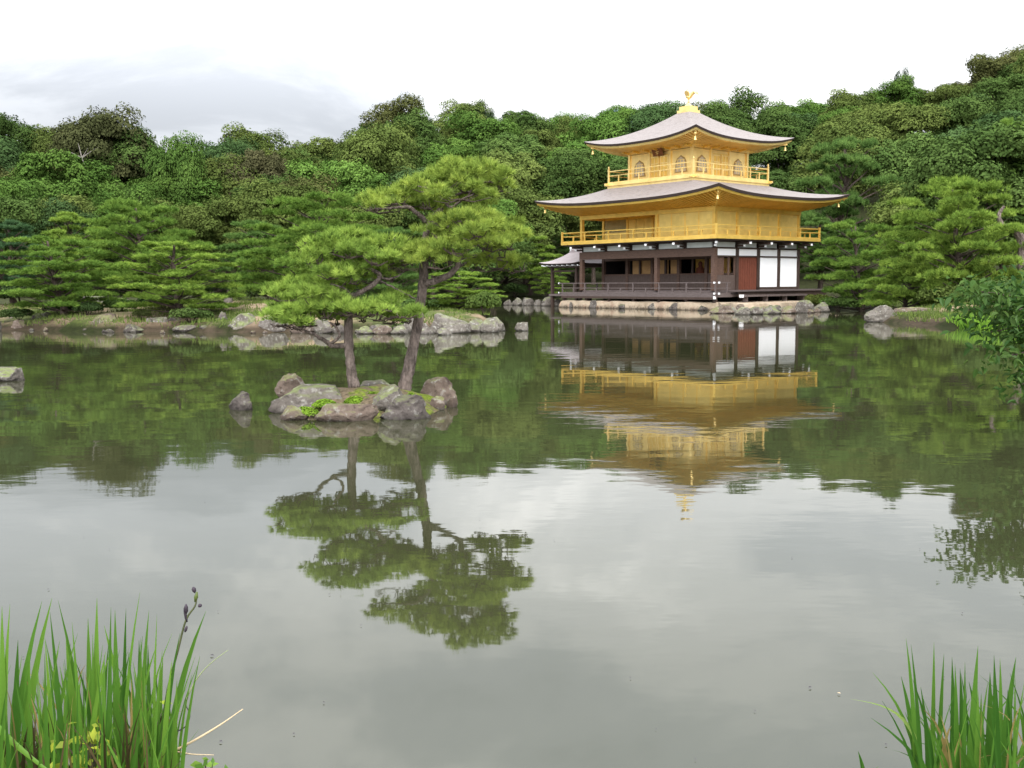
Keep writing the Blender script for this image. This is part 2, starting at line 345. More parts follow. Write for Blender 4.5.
# far mountain behind the wood; haze put into its blue-green colour
mb = MB(); Ym = 1500
mpts = [(-300,-20),(at(560,140,Ym).x, 0),(at(585,124,Ym).x, at(585,124,Ym).z),(at(606,109,Ym).x, at(606,109,Ym).z),(at(620,107,Ym).x, at(620,107,Ym).z),(at(650,116,Ym).x, at(650,116,Ym).z),(at(720,130,Ym).x, 120),(at(800,150,Ym).x, 0)]
rows = []
for j, (dy, k) in enumerate(((-420, 0), (-250, .45), (-110, .8), (0, 1), (200, .6), (500, 0))):
    rows.append([(x*(1+dy/Ym*.2), Ym+dy, max(z, 0)*k-2) for x, z in mpts])
V = [p for r in rows for p in r]; n = len(mpts)
mb.add(V, [(j*n+i, j*n+i+1, (j+1)*n+i+1, (j+1)*n+i) for j in range(5) for i in range(n-1)])
mt = mb.build('mountain', noisy('hazed_wooded_slope', (.075, .115, .13), (.10, .145, .16), .02, .95, .1), smooth=True); tag(mt, None, None, kind='structure')

# ------------------------------------------------------------------ pavilion
TH = .8856
PAV = empty('pavilion', (11.084, 66, 0), -TH)
tag(PAV, 'three storey gilded wooden pavilion with bark roofs and a bird finial on the far shore', 'pavilion')
def loc2w(a, b): return (11.084+math.cos(TH)*a+math.sin(TH)*b, 66-math.sin(TH)*a+math.cos(TH)*b)
hx, hy, BX, BY = 5.46, 3.92, 6.42, 4.90
XS = [-5.46, -3.276, -1.092, 1.092, 3.276, 5.46]; YS = [-3.92, -1.96, 0, 1.96, 3.92]

# --- ground storey
fl = MB(); fl.box(-BX, BX-.02, -BY, BY, .74, .90); fl.box(-hx, hx, -hy, hy, .902, 1.10)
deck = fl.build('veranda', M['grey_wood'], PAV)
b = MB()
for x in np.linspace(-BX+.15, BX-.2, 7): b.box(x-.09, x+.09, -BY+.1, -BY+.28, -.3, .738)
for y in np.linspace(-2.5, BY-.2, 5): b.box(BX-.3, BX-.12, y-.09, y+.09, -.3, .738); b.box(-BX+.1, -BX+.28, y-.09, y+.09, -.3, .738)
b.build_each('floor_post', M['dark_wood'], deck)
b = MB(); b.box(-BX+.02, BX-.04, -BY-.015, -BY+.10, .60, .738); b.box(-BX-.015, -BX+.1, -BY+.11, BY, .60, .738); b.build_each('edge_beam', M['dark_wood'], deck)
# railing on the front, returning at both ends
r = MB(); zt, zm, zl = 1.58, 1.27, .96
yr = -BY+.07; xr = BX-.09; xl = -BX+.07
r.box(-BX-.25, BX+.15, yr-.035, yr+.035, zt-.05, zt); r.box(-BX, BX-.05, yr-.028, yr+.028, zm-.045, zm); r.box(-BX-.2, BX+.12, yr-.045, yr+.045, zl-.05, zl+.03)
for xx, y1 in ((xr, -BY+1.35), (xl, BY-.2)):
    r.box(xx-.035, xx+.035, yr+.04, y1, zt-.052, zt-.003); r.box(xx-.028, xx+.028, yr+.03, y1, zm-.047, zm-.002); r.box(xx-.045, xx+.045, yr+.05, y1, zl-.052, zl+.028)
    for y in np.arange(yr+1.0, y1+.3, 1.05): r.box(xx-.04, xx+.04, min(y, y1)-.04, min(y, y1)+.04, .90, zt-.053)
for i, x in enumerate(np.linspace(xl, xr, 13)): r.box(x-.04, x+.04, yr-.034, yr+.034, .90, zt-.051 if i % 2 == 0 else zm-.046)
rail = r.build('railing', M['grey_wood'], PAV)
c = MB()
for z in (zt-.025, zl-.01): c.cb(-BX-.27, yr, z, .06, .09, .10); c.cb(BX+.17, yr, z, .07, .09, .10); c.cb(xr, yr-.10, z, .09, .07, .10)
c.cb(xr, yr-.06, .72, .13, .1, .16); c.build_each('white_end_cap', M['cap'], rail)
# bench-like side deck and step on the right facade
sb = MB(); sb.box(BX-.0, BX+.55, -3.55, BY+.1, 1.04, 1.13); sb.box(hx+.13, BX-.001, -3.5, BY+.1, 1.03, 1.125)
sd_ = sb.build('side_deck', M['grey_wood'], PAV)
sb = MB(); sb.box(BX+.35, BX+.45, -3.4, BY, .78, 1.037)
sb.build('apron_board', M['dark_wood'], sd_)
st = MB(); st.box(BX+.62, BX+1.1, -3.7, 2.1, .76, .86)
for y in (-3.4, -1.6, .2, 1.9): st.box(BX+.72, BX+1.0, y-.06, y+.06, .3, .759)
step = st.build('step_bench', M['grey_wood'], PAV)
c = MB(); c.box(BX+.72, BX+1.0, -3.76, -3.702, .72, .88); c.build_each('white_end_cap', M['cap'], step)
def pillar(x, y, z0, z1, w, mat, name='pillar'):
    return MB().box(x-w/2, x+w/2, y-w/2, y+w/2, z0, z1).build(name, mat, PAV)
for x in (-5.46, 1.092): pillar(x, -hy, 1.1, 3.05, .24, M['brown_wood'])
pillar(5.46, -hy, 1.1, 3.52, .26, M['brown_wood'])
for y in YS[1:]: pillar(hx, y, 1.1, 3.52, .22, M['dark_wood'])
for x in XS[:-1]: pillar(x, YS[1], 1.1, 3.5, .2, M['brown_wood'])
for y in YS[2:]: pillar(-hx, y, 1.1, 3.5, .22, M['dark_wood'])
b = MB(); b.box(-hx-.16, hx-.14, -hy-.10, -hy+.10, 3.06, 3.53); b.build('front_beam', M['brown_wood'], PAV)
b = MB(); b.box(hx-.1, hx+.12, -hy+.14, hy+.13, 3.49, 3.56); b.box(hx-.1, hx+.11, -hy+.14, hy+.13, 3.02, 3.10); b.box(hx-.1, hx+.11, -.11, hy-.12, 1.12, 1.27)
b.build_each('side_beam', M['dark_wood'], PAV)
for y0, y1 in zip(YS, YS[1:]): MB().box(hx-.05, hx+.04, y0+.13, y1-.12, 3.103, 3.487).build('transom_panel', M['white'], PAV)
for y0, y1 in zip(YS[2:], YS[3:]): MB().box(hx-.05, hx+.05, y0+.12, y1-.12, 1.275, 3.018).build('white_shutter', M['white'], PAV)
# red brown boarded door in the second bay
dr = MB(); dr.box(hx-.05, hx+.035, YS[1]+.12, YS[2]-.12, 1.12, 3.018)
door = dr.build('boarded_door', M['red_wood'], PAV); d2 = MB()
for k in range(1, 8): d2.box(hx+.036, hx+.05, YS[1]+.12+k*.215-.02, YS[1]+.12+k*.215+.02, 1.14, 3.0)
d2.build('batten', M['red_wood'], door)
# half-wall and open lattice of the first side bay
w = MB(); w.box(hx-.06, hx+.02, YS[0]+.14, YS[1]-.12, 1.12, 1.98); hw = w.build('half_wall', M['low_wall'], PAV); hw['label'] = 'short half wall under the side opening'
f_ = MB(); 
for y in (-3.72, -3.15, -2.65, -2.12): f_.box(hx-.05, hx+.03, y-.05, y+.05, 1.985, 3.015)
f_.box(hx-.05, hx+.028, -3.66, -3.2, 1.99, 3.01)
f_.build('opening_frame', M['brown_wood'], PAV)
# recessed front wall
w = MB(); w.box(-hx+.11, hx-.12, YS[1]-.05, YS[1]+.05, 1.102, 2.02); hw = w.build('half_wall', M['low_wall'], PAV); hw['label'] = 'long half wall of the recessed front'
b = MB(); b.box(-hx+.11, hx-.12, YS[1]-.07, YS[1]+.07, 2.022, 2.11); b.box(-hx+.11, hx-.12, YS[1]-.07, YS[1]+.07, 2.96, 3.46); b.build_each('lintel', M['brown_wood'], PAV)
b = MB()
for i, x in enumerate(XS[:-1]):
    for q in ((.5,) if i else ()): b.box(x+2.184*q-.06, x+2.184*q+.06, YS[1]-.06, YS[1]+.06, 2.112, 2.958)
b.build_each('window_mullion', M['dark_wood'], PAV)
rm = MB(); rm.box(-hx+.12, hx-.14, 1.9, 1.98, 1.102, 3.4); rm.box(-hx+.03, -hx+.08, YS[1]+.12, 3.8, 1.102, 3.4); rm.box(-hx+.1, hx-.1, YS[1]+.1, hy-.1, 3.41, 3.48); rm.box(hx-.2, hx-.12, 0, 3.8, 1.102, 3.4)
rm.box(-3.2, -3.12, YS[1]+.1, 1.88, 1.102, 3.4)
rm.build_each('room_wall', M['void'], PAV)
for x0, x1 in ((-2.95, -1.25), (-.95, .1), (.3, .95)):
    MB().box(x0, x1, YS[1]+.12, YS[1]+.18, 2.115, 2.955).build('room_panel', M['tan_panel'], PAV)
for x0, x1 in ((1.5, 2.65), (2.85, 4.2)):
    MB().box(x0, x1, -.9, -.84, 1.8, 3.0).build('painted_screen', M['paint_panel'], PAV)
# seated figure dimly seen in the room
sg = MB(); cxs, cys = 2.25, -1.35
sg.tube([(cxs, cys, 1.85), (cxs, cys, 2.0), (cxs, cys, 2.2), (cxs, cys, 2.42), (cxs, cys, 2.5), (cxs, cys, 2.56), (cxs, cys, 2.66), (cxs, cys, 2.78), (cxs, cys, 2.83)], [.5, .48, .27, .25, .12, .10, .145, .12, .04], 10)
sg.build('altar_figure', M['red_wood'], PAV, True)
# plaster frieze + brackets carrying the balcony
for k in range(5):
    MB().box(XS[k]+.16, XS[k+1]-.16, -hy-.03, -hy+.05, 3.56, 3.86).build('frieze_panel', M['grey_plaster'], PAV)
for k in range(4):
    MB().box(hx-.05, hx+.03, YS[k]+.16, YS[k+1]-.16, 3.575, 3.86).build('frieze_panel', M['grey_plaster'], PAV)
b = MB(); b.box(-hx-.1, hx+.1, -hy-.08, -hy+.1, 3.865, 3.94); b.box(hx-.1, hx+.085, -hy+.11, hy+.1, 3.865, 3.94); b.box(-hx-.09, -hx+.1, -hy+.11, hy+.1, 3.53, 3.94); b.box(-hx, hx-.1, hy-.1, hy, 1.1, 3.94)
b.box(-hx-.12, hx-.145, -hy+.105, -hy+.16, 3.535, 3.86)
b.build('frieze_beam', M['dark_wood'], PAV)
def bracket(x, y, dx, dy):
    L = .93
    m = MB(); m.bar((x, y, 3.80), (x+dx*L, y+dy*L, 3.80), .13, .10); m.bar((x, y, 3.66), (x+dx*.5, y+dy*.5, 3.66), .14, .12)
    px, py = -dy, dx
    m.bar((x+dx*.5-px*.28, y+dy*.5-py*.28, 3.885), (x+dx*.5+px*.28, y+dy*.5+py*.28, 3.885), .1, .07)
    o = m.build('bracket', M['dark_wood'], PAV)
    t = MB(); t.bar((x+dx*(L+.002), y+dy*(L+.002), 3.80), (x+dx*(L+.05), y+dy*(L+.05), 3.80), .14, .12); t.bar((x+dx*.502, y+dy*.502, 3.66), (x+dx*.55, y+dy*.55, 3.66), .15, .12)
    t.build_each('white_tip', M['cap'], o)
for x in XS[:-1]: bracket(x, -hy-.05, 0, -1)
for y in YS[1:]: bracket(hx+.05, y, 1, 0)
bracket(hx+.02, -hy-.02, .72, -.72)
for y in (-1.96, 0, 1.96): bracket(-hx-.05, y, -1, 0)
# --- second storey
sl = MB(); sl.box(-BX, BX, -BY, BY, 4.0, 4.17); sl.box(-hx-.05, hx+.05, -hy-.05, hy+.05, 4.172, 4.2)
bal = sl.build('balcony', M['gold'], PAV)
b = MB(); b.box(-BX+.08, BX-.08, -BY+.08, BY-.08, 3.945, 3.997); b.build('balcony_underside', M['dark_wood'], PAV)
def railing(X0, Y0, z0, ztop, zmid, n, ny_, mat, name, wd=.07, post_extra=.06, ext=.0):
    m = MB()
    for s in (-1, 1):
        m.box(-X0-ext, X0+ext, s*Y0-wd/2, s*Y0+wd/2, ztop-wd*.8, ztop); m.box(-X0, X0, s*Y0-wd*.38, s*Y0+wd*.38, zmid-wd*.6, zmid)
        m.box(s*X0-wd/2, s*X0+wd/2, -Y0-ext, Y0+ext, ztop-wd*.8+.003, ztop+.003); m.box(s*X0-wd*.38, s*X0+wd*.38, -Y0, Y0, zmid-wd*.6+.003, zmid+.003)
        m.box(-X0, X0, s*Y0-wd*.45, s*Y0+wd*.45, z0, z0+.06); m.box(s*X0-wd*.45, s*X0+wd*.45, -Y0, Y0, z0+.002, z0+.063)
    for s in (-1, 1):
        for k in range(1, 2*n):
            x = -X0+2*X0*k/(2*n); m.box(x-wd*.48, x+wd*.48, s*Y0-wd*.47, s*Y0+wd*.47, z0+.001, (ztop-wd*.7) if k % 2 == 0 else zmid-.01)
        for k in range(1, 2*ny_):
            y = -Y0+2*Y0*k/(2*ny_); m.box(s*X0-wd*.47, s*X0+wd*.47, y-wd*.48, y+wd*.48, z0+.001, (ztop-wd*.7) if k % 2 == 0 else zmid-.01)
    o = m.build(name, mat, PAV)
    q = MB()
    for sx_ in (-1, 1):
        for sy in (-1, 1):
            w_ = wd*.75; q.box(sx_*X0-w_, sx_*X0+w_, sy*Y0-w_, sy*Y0+w_, z0-.0, ztop+post_extra)
            if post_extra > .1: q.tube([(sx_*X0, sy*Y0, ztop+post_extra), (sx_*X0, sy*Y0, ztop+post_extra+.04), (sx_*X0, sy*Y0, ztop+post_extra+.10), (sx_*X0, sy*Y0, ztop+post_extra+.17)], [.03, .06, .055, .008], 8)
    q.build_each('corner_post', mat, o)
    return o
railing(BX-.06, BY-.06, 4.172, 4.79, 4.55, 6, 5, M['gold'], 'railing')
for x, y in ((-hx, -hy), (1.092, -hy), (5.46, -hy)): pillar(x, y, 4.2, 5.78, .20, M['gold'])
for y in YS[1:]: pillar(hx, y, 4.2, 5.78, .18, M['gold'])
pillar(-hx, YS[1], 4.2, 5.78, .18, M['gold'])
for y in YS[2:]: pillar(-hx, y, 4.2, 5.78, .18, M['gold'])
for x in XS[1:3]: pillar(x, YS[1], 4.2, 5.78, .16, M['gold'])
def wall_panel(x0, x1, y0, y1, z0, z1, mat, name='wall_panel'): return MB().box(x0, x1, y0, y1, z0, z1).build(name, mat, PAV)
xs4 = np.linspace(1.092+.1, 5.46-.1, 5)
for i in range(4): wall_panel(xs4[i]+.012, xs4[i+1]-.012, -hy-.03, -hy+.04, 4.203, 5.6, M['gold_pale'])
b = MB()
for x in xs4[1:-1]: b.box(x-.035, x+.035, -hy-.05, -hy+.02, 4.203, 5.6)
b.build_each('panel_batten', M['gold'], PAV)
for y0, y1 in zip(YS, YS[1:]): wall_panel(hx-.04, hx+.03, y0+.1, y1-.1, 4.203, 5.6, M['gold_pale'])
for y0, y1 in zip(YS[1:], YS[2:]): wall_panel(-hx-.03, -hx+.04, y0+.1, y1-.1, 4.203, 5.6, M['gold_pale'])
wall_panel(-hx+.1, hx-.1, hy-.04, hy+.04, 4.203, 5.6, M['gold_pale'])
wall_panel(1.092-.04, 1.092+.04, -hy+.1, YS[1]-.09, 4.203, 5.75, M['gold_pale'])
# recessed front: louvred shutter, doors, niche
lz = MB(); lz.box(XS[0]+.1, XS[1]-.09, YS[1]-.02, YS[1]+.04, 4.203, 5.6); lo = lz.build('louvre_shutter', M['gold_grey'], PAV); l2 = MB()
for z in np.arange(4.85, 5.55, .055): l2.box(XS[0]+.13, XS[1]-.12, YS[1]-.045, YS[1]-.021, z, z+.03)
l2.build('slat', M['gold_grey'], lo)
lw = MB(); lw.box(XS[0]+.11, XS[1]-.1, YS[1]-.05, YS[1]-.022, 4.21, 4.8); lw.build('lower_board', M['gold_pale'], lo)
for x0, x1 in ((XS[1]+.09, XS[1]+.75), (XS[1]+.78, XS[1]+1.43), (XS[1]+1.46, XS[2]-.09)): wall_panel(x0, x1, YS[1]-.03, YS[1]+.03, 4.203, 5.6, M['gold_pale'], 'sliding_door')
wall_panel(XS[2]+.09, XS[3]-.05, YS[1]-.02, YS[1]+.03, 4.203, 5.6, M['gold_pale'])
b = MB(); b.box(XS[2]+.35, XS[2]+.43, YS[1]-.05, YS[1]-.021, 4.205, 5.6); b.box(XS[2]+1.3, XS[2]+1.38, YS[1]-.05, YS[1]-.021, 4.205, 5.6); b.build_each('panel_batten', M['gold'], PAV)
b = MB(); b.box(-hx-.12, hx+.12, -hy-.11, -hy+.11, 5.603, 5.86); b.box(hx-.11, hx+.12, -hy+.112, hy+.12, 5.603, 5.855); b.box(-hx-.12, -hx+.11, -hy+.112, hy+.12, 5.603, 5.855); b.box(-hx+.1, 1.05, YS[1]-.08, YS[1]+.08, 5.603, 5.84); b.box(-hx+.12, hx-.12, hy-.11, hy+.11, 5.603, 5.85)
b.build('head_beam', M['gold'], PAV)
b = MB(); b.box(-hx+.05, hx-.05, -hy+.05, hy-.05, 5.865, 5.9); b.build('ceiling', M['gold'], PAV)

def roof(oX, oY, iX, iY, ze, zi, lift, k, thick, wX, wY, zw, name, pw=4.0, gold_mat=None, edge=True, ntile=20, sag=0.0, parent=PAV, cx=0, cy=0, top_mat='bark_roof', zinner=None):
    """hipped roof with swept corners: top skin, dark cut edge, gold eave board, rafters on the soffit"""
    S = ntile
    def perim(hX, hY):
        pts = []
        for a, b_ in (((-1,-1),(1,-1)), ((1,-1),(1,1)), ((1,1),(-1,1)), ((-1,1),(-1,-1))):
            for i in range(S):
                s = i/S; pts.append((hX*(a[0]+(b_[0]-a[0])*s), hY*(a[1]+(b_[1]-a[1])*s), abs(2*s-1)))
        return pts
    T = 14; V = []; o, inn = perim(oX, oY), perim(iX, iY); n = 4*S
    for j in range(T+1):
        t = j/T
        for (x0, y0, s), (x1, y1, _) in zip(o, inn):
            V.append((cx+x0+(x1-x0)*t, cy+y0+(y1-y0)*t, ze+(zi-ze)*t*(k+(1-k)*t)+lift*s**pw*(1-t)**2))
    def ring(m, V, nr): m.add(V, [(j*n+i, j*n+(i+1) % n, (j+1)*n+(i+1) % n, (j+1)*n+i) for j in range(nr-1) for i in range(n)])
    m = MB(); ring(m, V, T+1)
    m.add([(cx-iX, cy-iY, zi), (cx+iX, cy-iY, zi), (cx+iX, cy+iY, zi), (cx-iX, cy+iY, zi)], [(0,1,2,3)])
    ro = m.build(name, M[top_mat], parent, True)
    def band(name_, off0, z0, off1, z1, off2, z2, off3, z3, mat):      # ring with a rectangular section round the eave
        m = MB(); V = []
        for off, z in ((off0, z0), (off1, z1), (off2, z2), (off3, z3), (off0, z0)):
            fx, fy = (oX-off)/oX, (oY-off)/oY
            for x0, y0, s in o: V.append((cx+x0*fx, cy+y0*fy, ze+z+lift*s**pw))
        ring(m, V, 5); return m.build(name_, mat, ro)
    band('bark_edge', .0, .0, .06, -thick, .5, -thick, .45, -.02, M['roof_edge'])
    if gold_mat:
        band('eave_board', .10, -thick-.003, .14, -thick-.13, .4, -thick-.13, .4, -thick-.003, gold_mat)
        # soffit
        V = []
        for t in (0, .5, 1):
            for x0, y0, s in o:
                sx_, sy = x0/oX, y0/oY
                X = (oX-.2)*(1-t)+wX*t; Y = (oY-.2)*(1-t)+wY*t
                V.append((cx+sx_*X, cy+sy*Y, (ze-thick-.06+lift*s**pw)*(1-t)+zw*t))
        m = MB(); ring(m, V, 3)
        # rafters run square to each eave
        for ax in (0, 1):
            L, D, wl, wd = (oX, oY, wX, wY) if ax == 0 else (oY, oX, wY, wX)
            nn = int(2*L/.27)
            for i in range(nn+1):
                s = -1+2*i/nn; a = s*(L-.28)
                for sg_ in (-1, 1):
                    ins = max(0, abs(a)-wl); dep = wd+ins*(D-wd)/(L-wl)
                    if D-.22-dep < .05: continue
                    z0 = ze-thick-.10+lift*abs(s)**pw; z1 = zw-.05+(z0-zw+.02)*ins/(L-wl)
                    p, q = (a, sg_*(D-.22)), (a, sg_*dep)
                    if ax: p, q = p[::-1], q[::-1]
                    m.bar((cx+p[0], cy+p[1], z0), (cx+q[0], cy+q[1], z1), .09, .09)
        m.build('rafters', gold_mat, ro)
    return ro
R1 = roof(7.59, 6.16, 3.5, 3.5, 6.43, 7.5, .43, .66, .15, hx+.1, hy+.1, 5.93, 'lower_roof', gold_mat=M['gold'], pw=3.0)
def corner_bell(x, y, z, parent, mat, dx, dy):
    m = MB(); m.bar((x-dx*.7, y-dy*.7, z+.02), (x, y, z+.06), .11, .13); o = m.build('hip_rafter_end', mat, parent)
    q = MB(); bx, by = x-dx*.12, y-dy*.12; q.tube([(bx, by, z), (bx, by, z-.12), (bx, by, z-.14), (bx, by, z-.30), (bx, by, z-.34)], [.012, .012, .05, .075, .09], 8); q.build('wind_bell', mat, o)
for sx_ in (-1, 1):
    for sy in (-1, 1): corner_bell(sx_*7.18, sy*5.75, 6.42, R1, M['gold_up'], sx_*.72, sy*.7)
# --- third storey
m = MB(); m.box(-3.54, 3.54, -3.54, 3.54, 7.2, 7.62); m.box(-3.62, 3.62, -3.62, 3.62, 7.622, 7.70); m.box(-3.56, 3.56, -3.56, 3.56, 7.702, 7.81)
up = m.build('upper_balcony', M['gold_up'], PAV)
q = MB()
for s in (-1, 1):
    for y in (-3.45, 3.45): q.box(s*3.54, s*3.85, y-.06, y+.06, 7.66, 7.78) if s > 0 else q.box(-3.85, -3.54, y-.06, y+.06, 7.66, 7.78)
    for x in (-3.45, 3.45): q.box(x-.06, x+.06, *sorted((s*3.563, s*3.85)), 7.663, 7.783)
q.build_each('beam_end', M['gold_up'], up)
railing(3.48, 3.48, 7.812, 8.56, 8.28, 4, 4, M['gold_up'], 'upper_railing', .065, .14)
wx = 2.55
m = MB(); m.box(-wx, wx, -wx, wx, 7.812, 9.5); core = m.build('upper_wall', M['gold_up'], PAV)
for k in range(4):
    a = -wx+k*1.7
    for s in (-1, 1):
        pillar(max(-wx, min(wx, a)), s*wx, 7.813, 9.52, .17, M['gold_up'])
        if 0 < k < 3: pillar(s*wx, a, 7.813, 9.52, .17, M['gold_up'])
b = MB(); b.box(-wx-.11, wx+.11, -wx-.11, wx+.11, 9.525, 9.66); b.box(-wx-.3, wx+.3, -wx-.3, wx+.3, 9.662, 9.74); b.build('upper_head_beam', M['gold_up'], PAV)
def face_fn(side, d):                  # maps (s along facade, z) to the four facades, d out of the wall
    return {0: lambda s, z: (s, -wx-d, z), 1: lambda s, z: (wx+d, s, z), 2: lambda s, z: (-s, wx+d, z), 3: lambda s, z: (-wx-d, -s, z)}[side]
def cusp(w, z0, z1):
    pts = [(-w*.58, z0), (w*.58, z0), (w*.5, z0+(z1-z0)*.35), (w*.48, z0+(z1-z0)*.62), (w*.36, z0+(z1-z0)*.82), (w*.18, z0+(z1-z0)*.90), (0, z1), (-w*.18, z0+(z1-z0)*.90), (-w*.36, z0+(z1-z0)*.82), (-w*.48, z0+(z1-z0)*.62), (-w*.5, z0+(z1-z0)*.35)]
    return pts
M['window_paper'] = noisy('window_paper', (.42, .36, .27), (.50, .44, .34), 3, .8, .2)
M['window_frame'] = noisy('dull_bronze_frame', (.30, .20, .07), (.40, .27, .10), 3, .6, .3)
for side in range(4):
    for s0 in (-1.7, 1.7):
        fr = MB(); fr.prism([(s0+x, z) for x, z in cusp(.86, 8.12, 9.14)], face_fn(side, .03), face_fn(side, .002)); wo = fr.build('cusped_window', M['window_frame'], PAV)
        pa = MB(); pa.prism([(s0+x, z) for x, z in cusp(.70, 8.18, 9.05)], face_fn(side, .045), face_fn(side, .032)); pa.build('pane', M['window_paper'], wo)
        g = MB()
        for x in (-.22, 0, .22): g.prism([(s0+x-.016, 8.2), (s0+x+.016, 8.2), (s0+x+.016, 8.9), (s0+x-.016, 8.9)], face_fn(side, .06), face_fn(side, .047))
        for z in (8.35, 8.53, 8.71, 8.87): g.prism([(s0-.33, z-.014), (s0+.33, z-.014), (s0+.33, z+.014), (s0-.33, z+.014)], face_fn(side, .066), face_fn(side, .047))
        g.build('glazing_bar', M['gold_up'], wo)
    for s0 in (-.39, .39):
        d = MB(); d.prism([(s0-.36, 7.85), (s0+.36, 7.85), (s0+.36, 9.3), (s0-.36, 9.3)], face_fn(side, .04), face_fn(side, .002)); do = d.build('panelled_door', M['gold'], PAV)
        g = MB()
        for x in (-.3, 0, .3): g.prism([(s0+x-.03, 7.9), (s0+x+.03, 7.9), (s0+x+.03, 9.25), (s0+x-.03, 9.25)], face_fn(side, .07), face_fn(side, .042))
        for z in (7.95, 8.35, 8.8, 9.2): g.prism([(s0-.33, z-.03), (s0+.33, z-.03), (s0+.33, z+.03), (s0-.33, z+.03)], face_fn(side, .078), face_fn(side, .042))
        g.build('door_rail', M['gold_up'], do)
# dark name board under the front eave
pb = MB(); pb.add([(-.42,-wx-.16,9.24),(.42,-wx-.16,9.24),(.42,-wx-.42,9.86),(-.42,-wx-.42,9.86),(-.42,-wx-.12,9.25),(.42,-wx-.12,9.25),(.42,-wx-.36,9.88),(-.42,-wx-.36,9.88)], [(0,1,2,3),(7,6,5,4),(0,4,5,1),(1,5,6,2),(2,6,7,3),(3,7,4,0)])
plq = pb.build('name_board', noisy('dark_red_board', (.13, .05, .02), (.19, .075, .03), 4, .6, .3), PAV)
g = MB()
for pts in (((-.12,.1),(.1,.14)), ((-.02,.02),(-.02,.26)), ((-.14,.2),(.14,.24)), ((-.12,.36),(.12,.38)), ((0,.34),(-.1,.52)), ((0,.42),(.14,.54)), ((-.12,.5),(.12,.5))):
    (x0, t0), (x1, t1) = pts; f3 = lambda x, t: (x, -wx-.163-.40*t, 9.24+.955*t)
    g.bar(f3(x0, t0+.03), f3(x1, t1+.03), .045, .03)
g.build('brush_strokes', M['gold_up'], plq)
R2 = roof(4.6, 4.6, .42, .42, 9.97, 12.1, .46, .5, .12, wx+.1, wx+.1, 9.75, 'upper_roof', gold_mat=M['gold_up'], pw=2.7)
for sx_ in (-1, 1):
    for sy in (-1, 1): corner_bell(sx_*4.28, sy*4.28, 9.98, R2, M['gold_up'], sx_*.7, sy*.7)
# small brackets under both eaves
b = MB()
for k in range(7):
    a = -wx+k*.85
    for s in (-1, 1):
        b.bar((a, s*(wx+.1), 9.60), (a, s*(wx+.62), 9.66), .12, .13)
        if 0 < k < 6: b.bar((s*(wx+.1), a, 9.60), (s*(wx+.62), a, 9.66), .12, .13)
b.build_each('upper_bracket', M['gold'], PAV)
# finial with the gilt bird
m = MB(); m.box(-.50, .50, -.50, .50, 12.02, 12.20); m.box(-.40, .40, -.40, .40, 12.202, 12.44); m.tube([(0,0,12.44),(0,0,12.5),(0,0,12.58),(0,0,12.64)], [.27,.24,.12,.09], 10)
fin = m.build('finial_base', M['gold_up'], PAV)
m = MB()
D = Vector((-math.cos(.9), -math.sin(.9), 0)).normalized(); D = Vector((-.95, .0, 0)); P_ = Vector((0, 1, 0))   # faces along the front, to the left
def bp(f_, s, z): return tuple(D*f_+P_*s+Vector((0, 0, z)))
for s in (-.05, .05): m.tube([bp(.02, s, 12.62), bp(.0, s, 12.82), bp(.03, s, 12.98)], [.025, .022, .05], 6)
m.tube([bp(-.22, 0, 12.98), bp(-.1, 0, 13.0), bp(.06, 0, 13.05), bp(.16, 0, 13.14), bp(.19, 0, 13.26), bp(.15, 0, 13.36), bp(.17, 0, 13.43), bp(.24, 0, 13.42), bp(.31, 0, 13.38)], [.05, .11, .13, .10, .06, .045, .055, .04, .006], 8)
m.tube([bp(.16, 0, 13.45), bp(.12, 0, 13.52), bp(.06, 0, 13.55)], [.03, .02, .006], 6)
bird = m.build('gilt_bird', M['gold_up'], fin, True)
for s in (-1, 1):
    q = MB(); pts = [(.12, .0), (.18, .22), (.10, .42), (.0, .38), (-.06, .46), (-.12, .34), (-.2, .38), (-.2, .2), (-.14, .02)]
    q.prism(pts, lambda x, z: bp(x, s*(.10+z*.45), 13.06+z*.75), lambda x, z: bp(x, s*(.07+z*.42), 13.06+z*.75)); q.build('wing', M['gold_up'], bird)
q = MB()
for a in (-.3, 0, .3, .6):
    q.tube([bp(-.15, 0, 13.02), bp(-.30, a*.2, 13.10+a*.2), bp(-.44, a*.3, 13.25+a*.15), bp(-.55, a*.35, 13.28-a*.1), bp(-.62, a*.4, 13.18-a*.1)], [.06, .075, .08, .06, .02], 6)
q.build('tail', M['gold_up'], bird)

# --- fishing deck annex on the left end
AX, AY = -7.65, -2.1
ar = roof(1.95, 1.95, .62, .35, 2.86, 3.62, .10, .35, .08, 1.5, 1.5, 2.62, 'annex_roof', gold_mat=None, top_mat='roof_light', cx=AX, cy=AY)
q = MB(); q.box(AX-.66, AX+.66, AY-.34, AY+.34, 3.45, 3.70); q.tube([(AX-.72, AY, 3.76), (AX+.72, AY, 3.76)], [.13, .13], 8); q.build('ridge', M['roof_light'], ar)
q = MB(); q.box(AX-.75, AX-.661, AY-.2, AY+.2, 3.62, 3.86); q.build('ridge_end', M['cap'], ar)
q = MB()
for k in range(8):
    a = -1.75+k*.5
    q.bar((AX+a, AY-1.5, 2.70), (AX+a, AY-1.86, 2.74), .07, .07); q.bar((AX-1.5, AY+a, 2.70), (AX-1.86, AY+a, 2.74), .07, .07)
q.build_each('rafter_end', M['cap'], ar)
q = MB(); q.box(AX-1.6, AX+1.6, AY-1.5, AY+1.5, 2.60, 2.78); q.build('ceiling_boards', M['dark_wood'], ar)
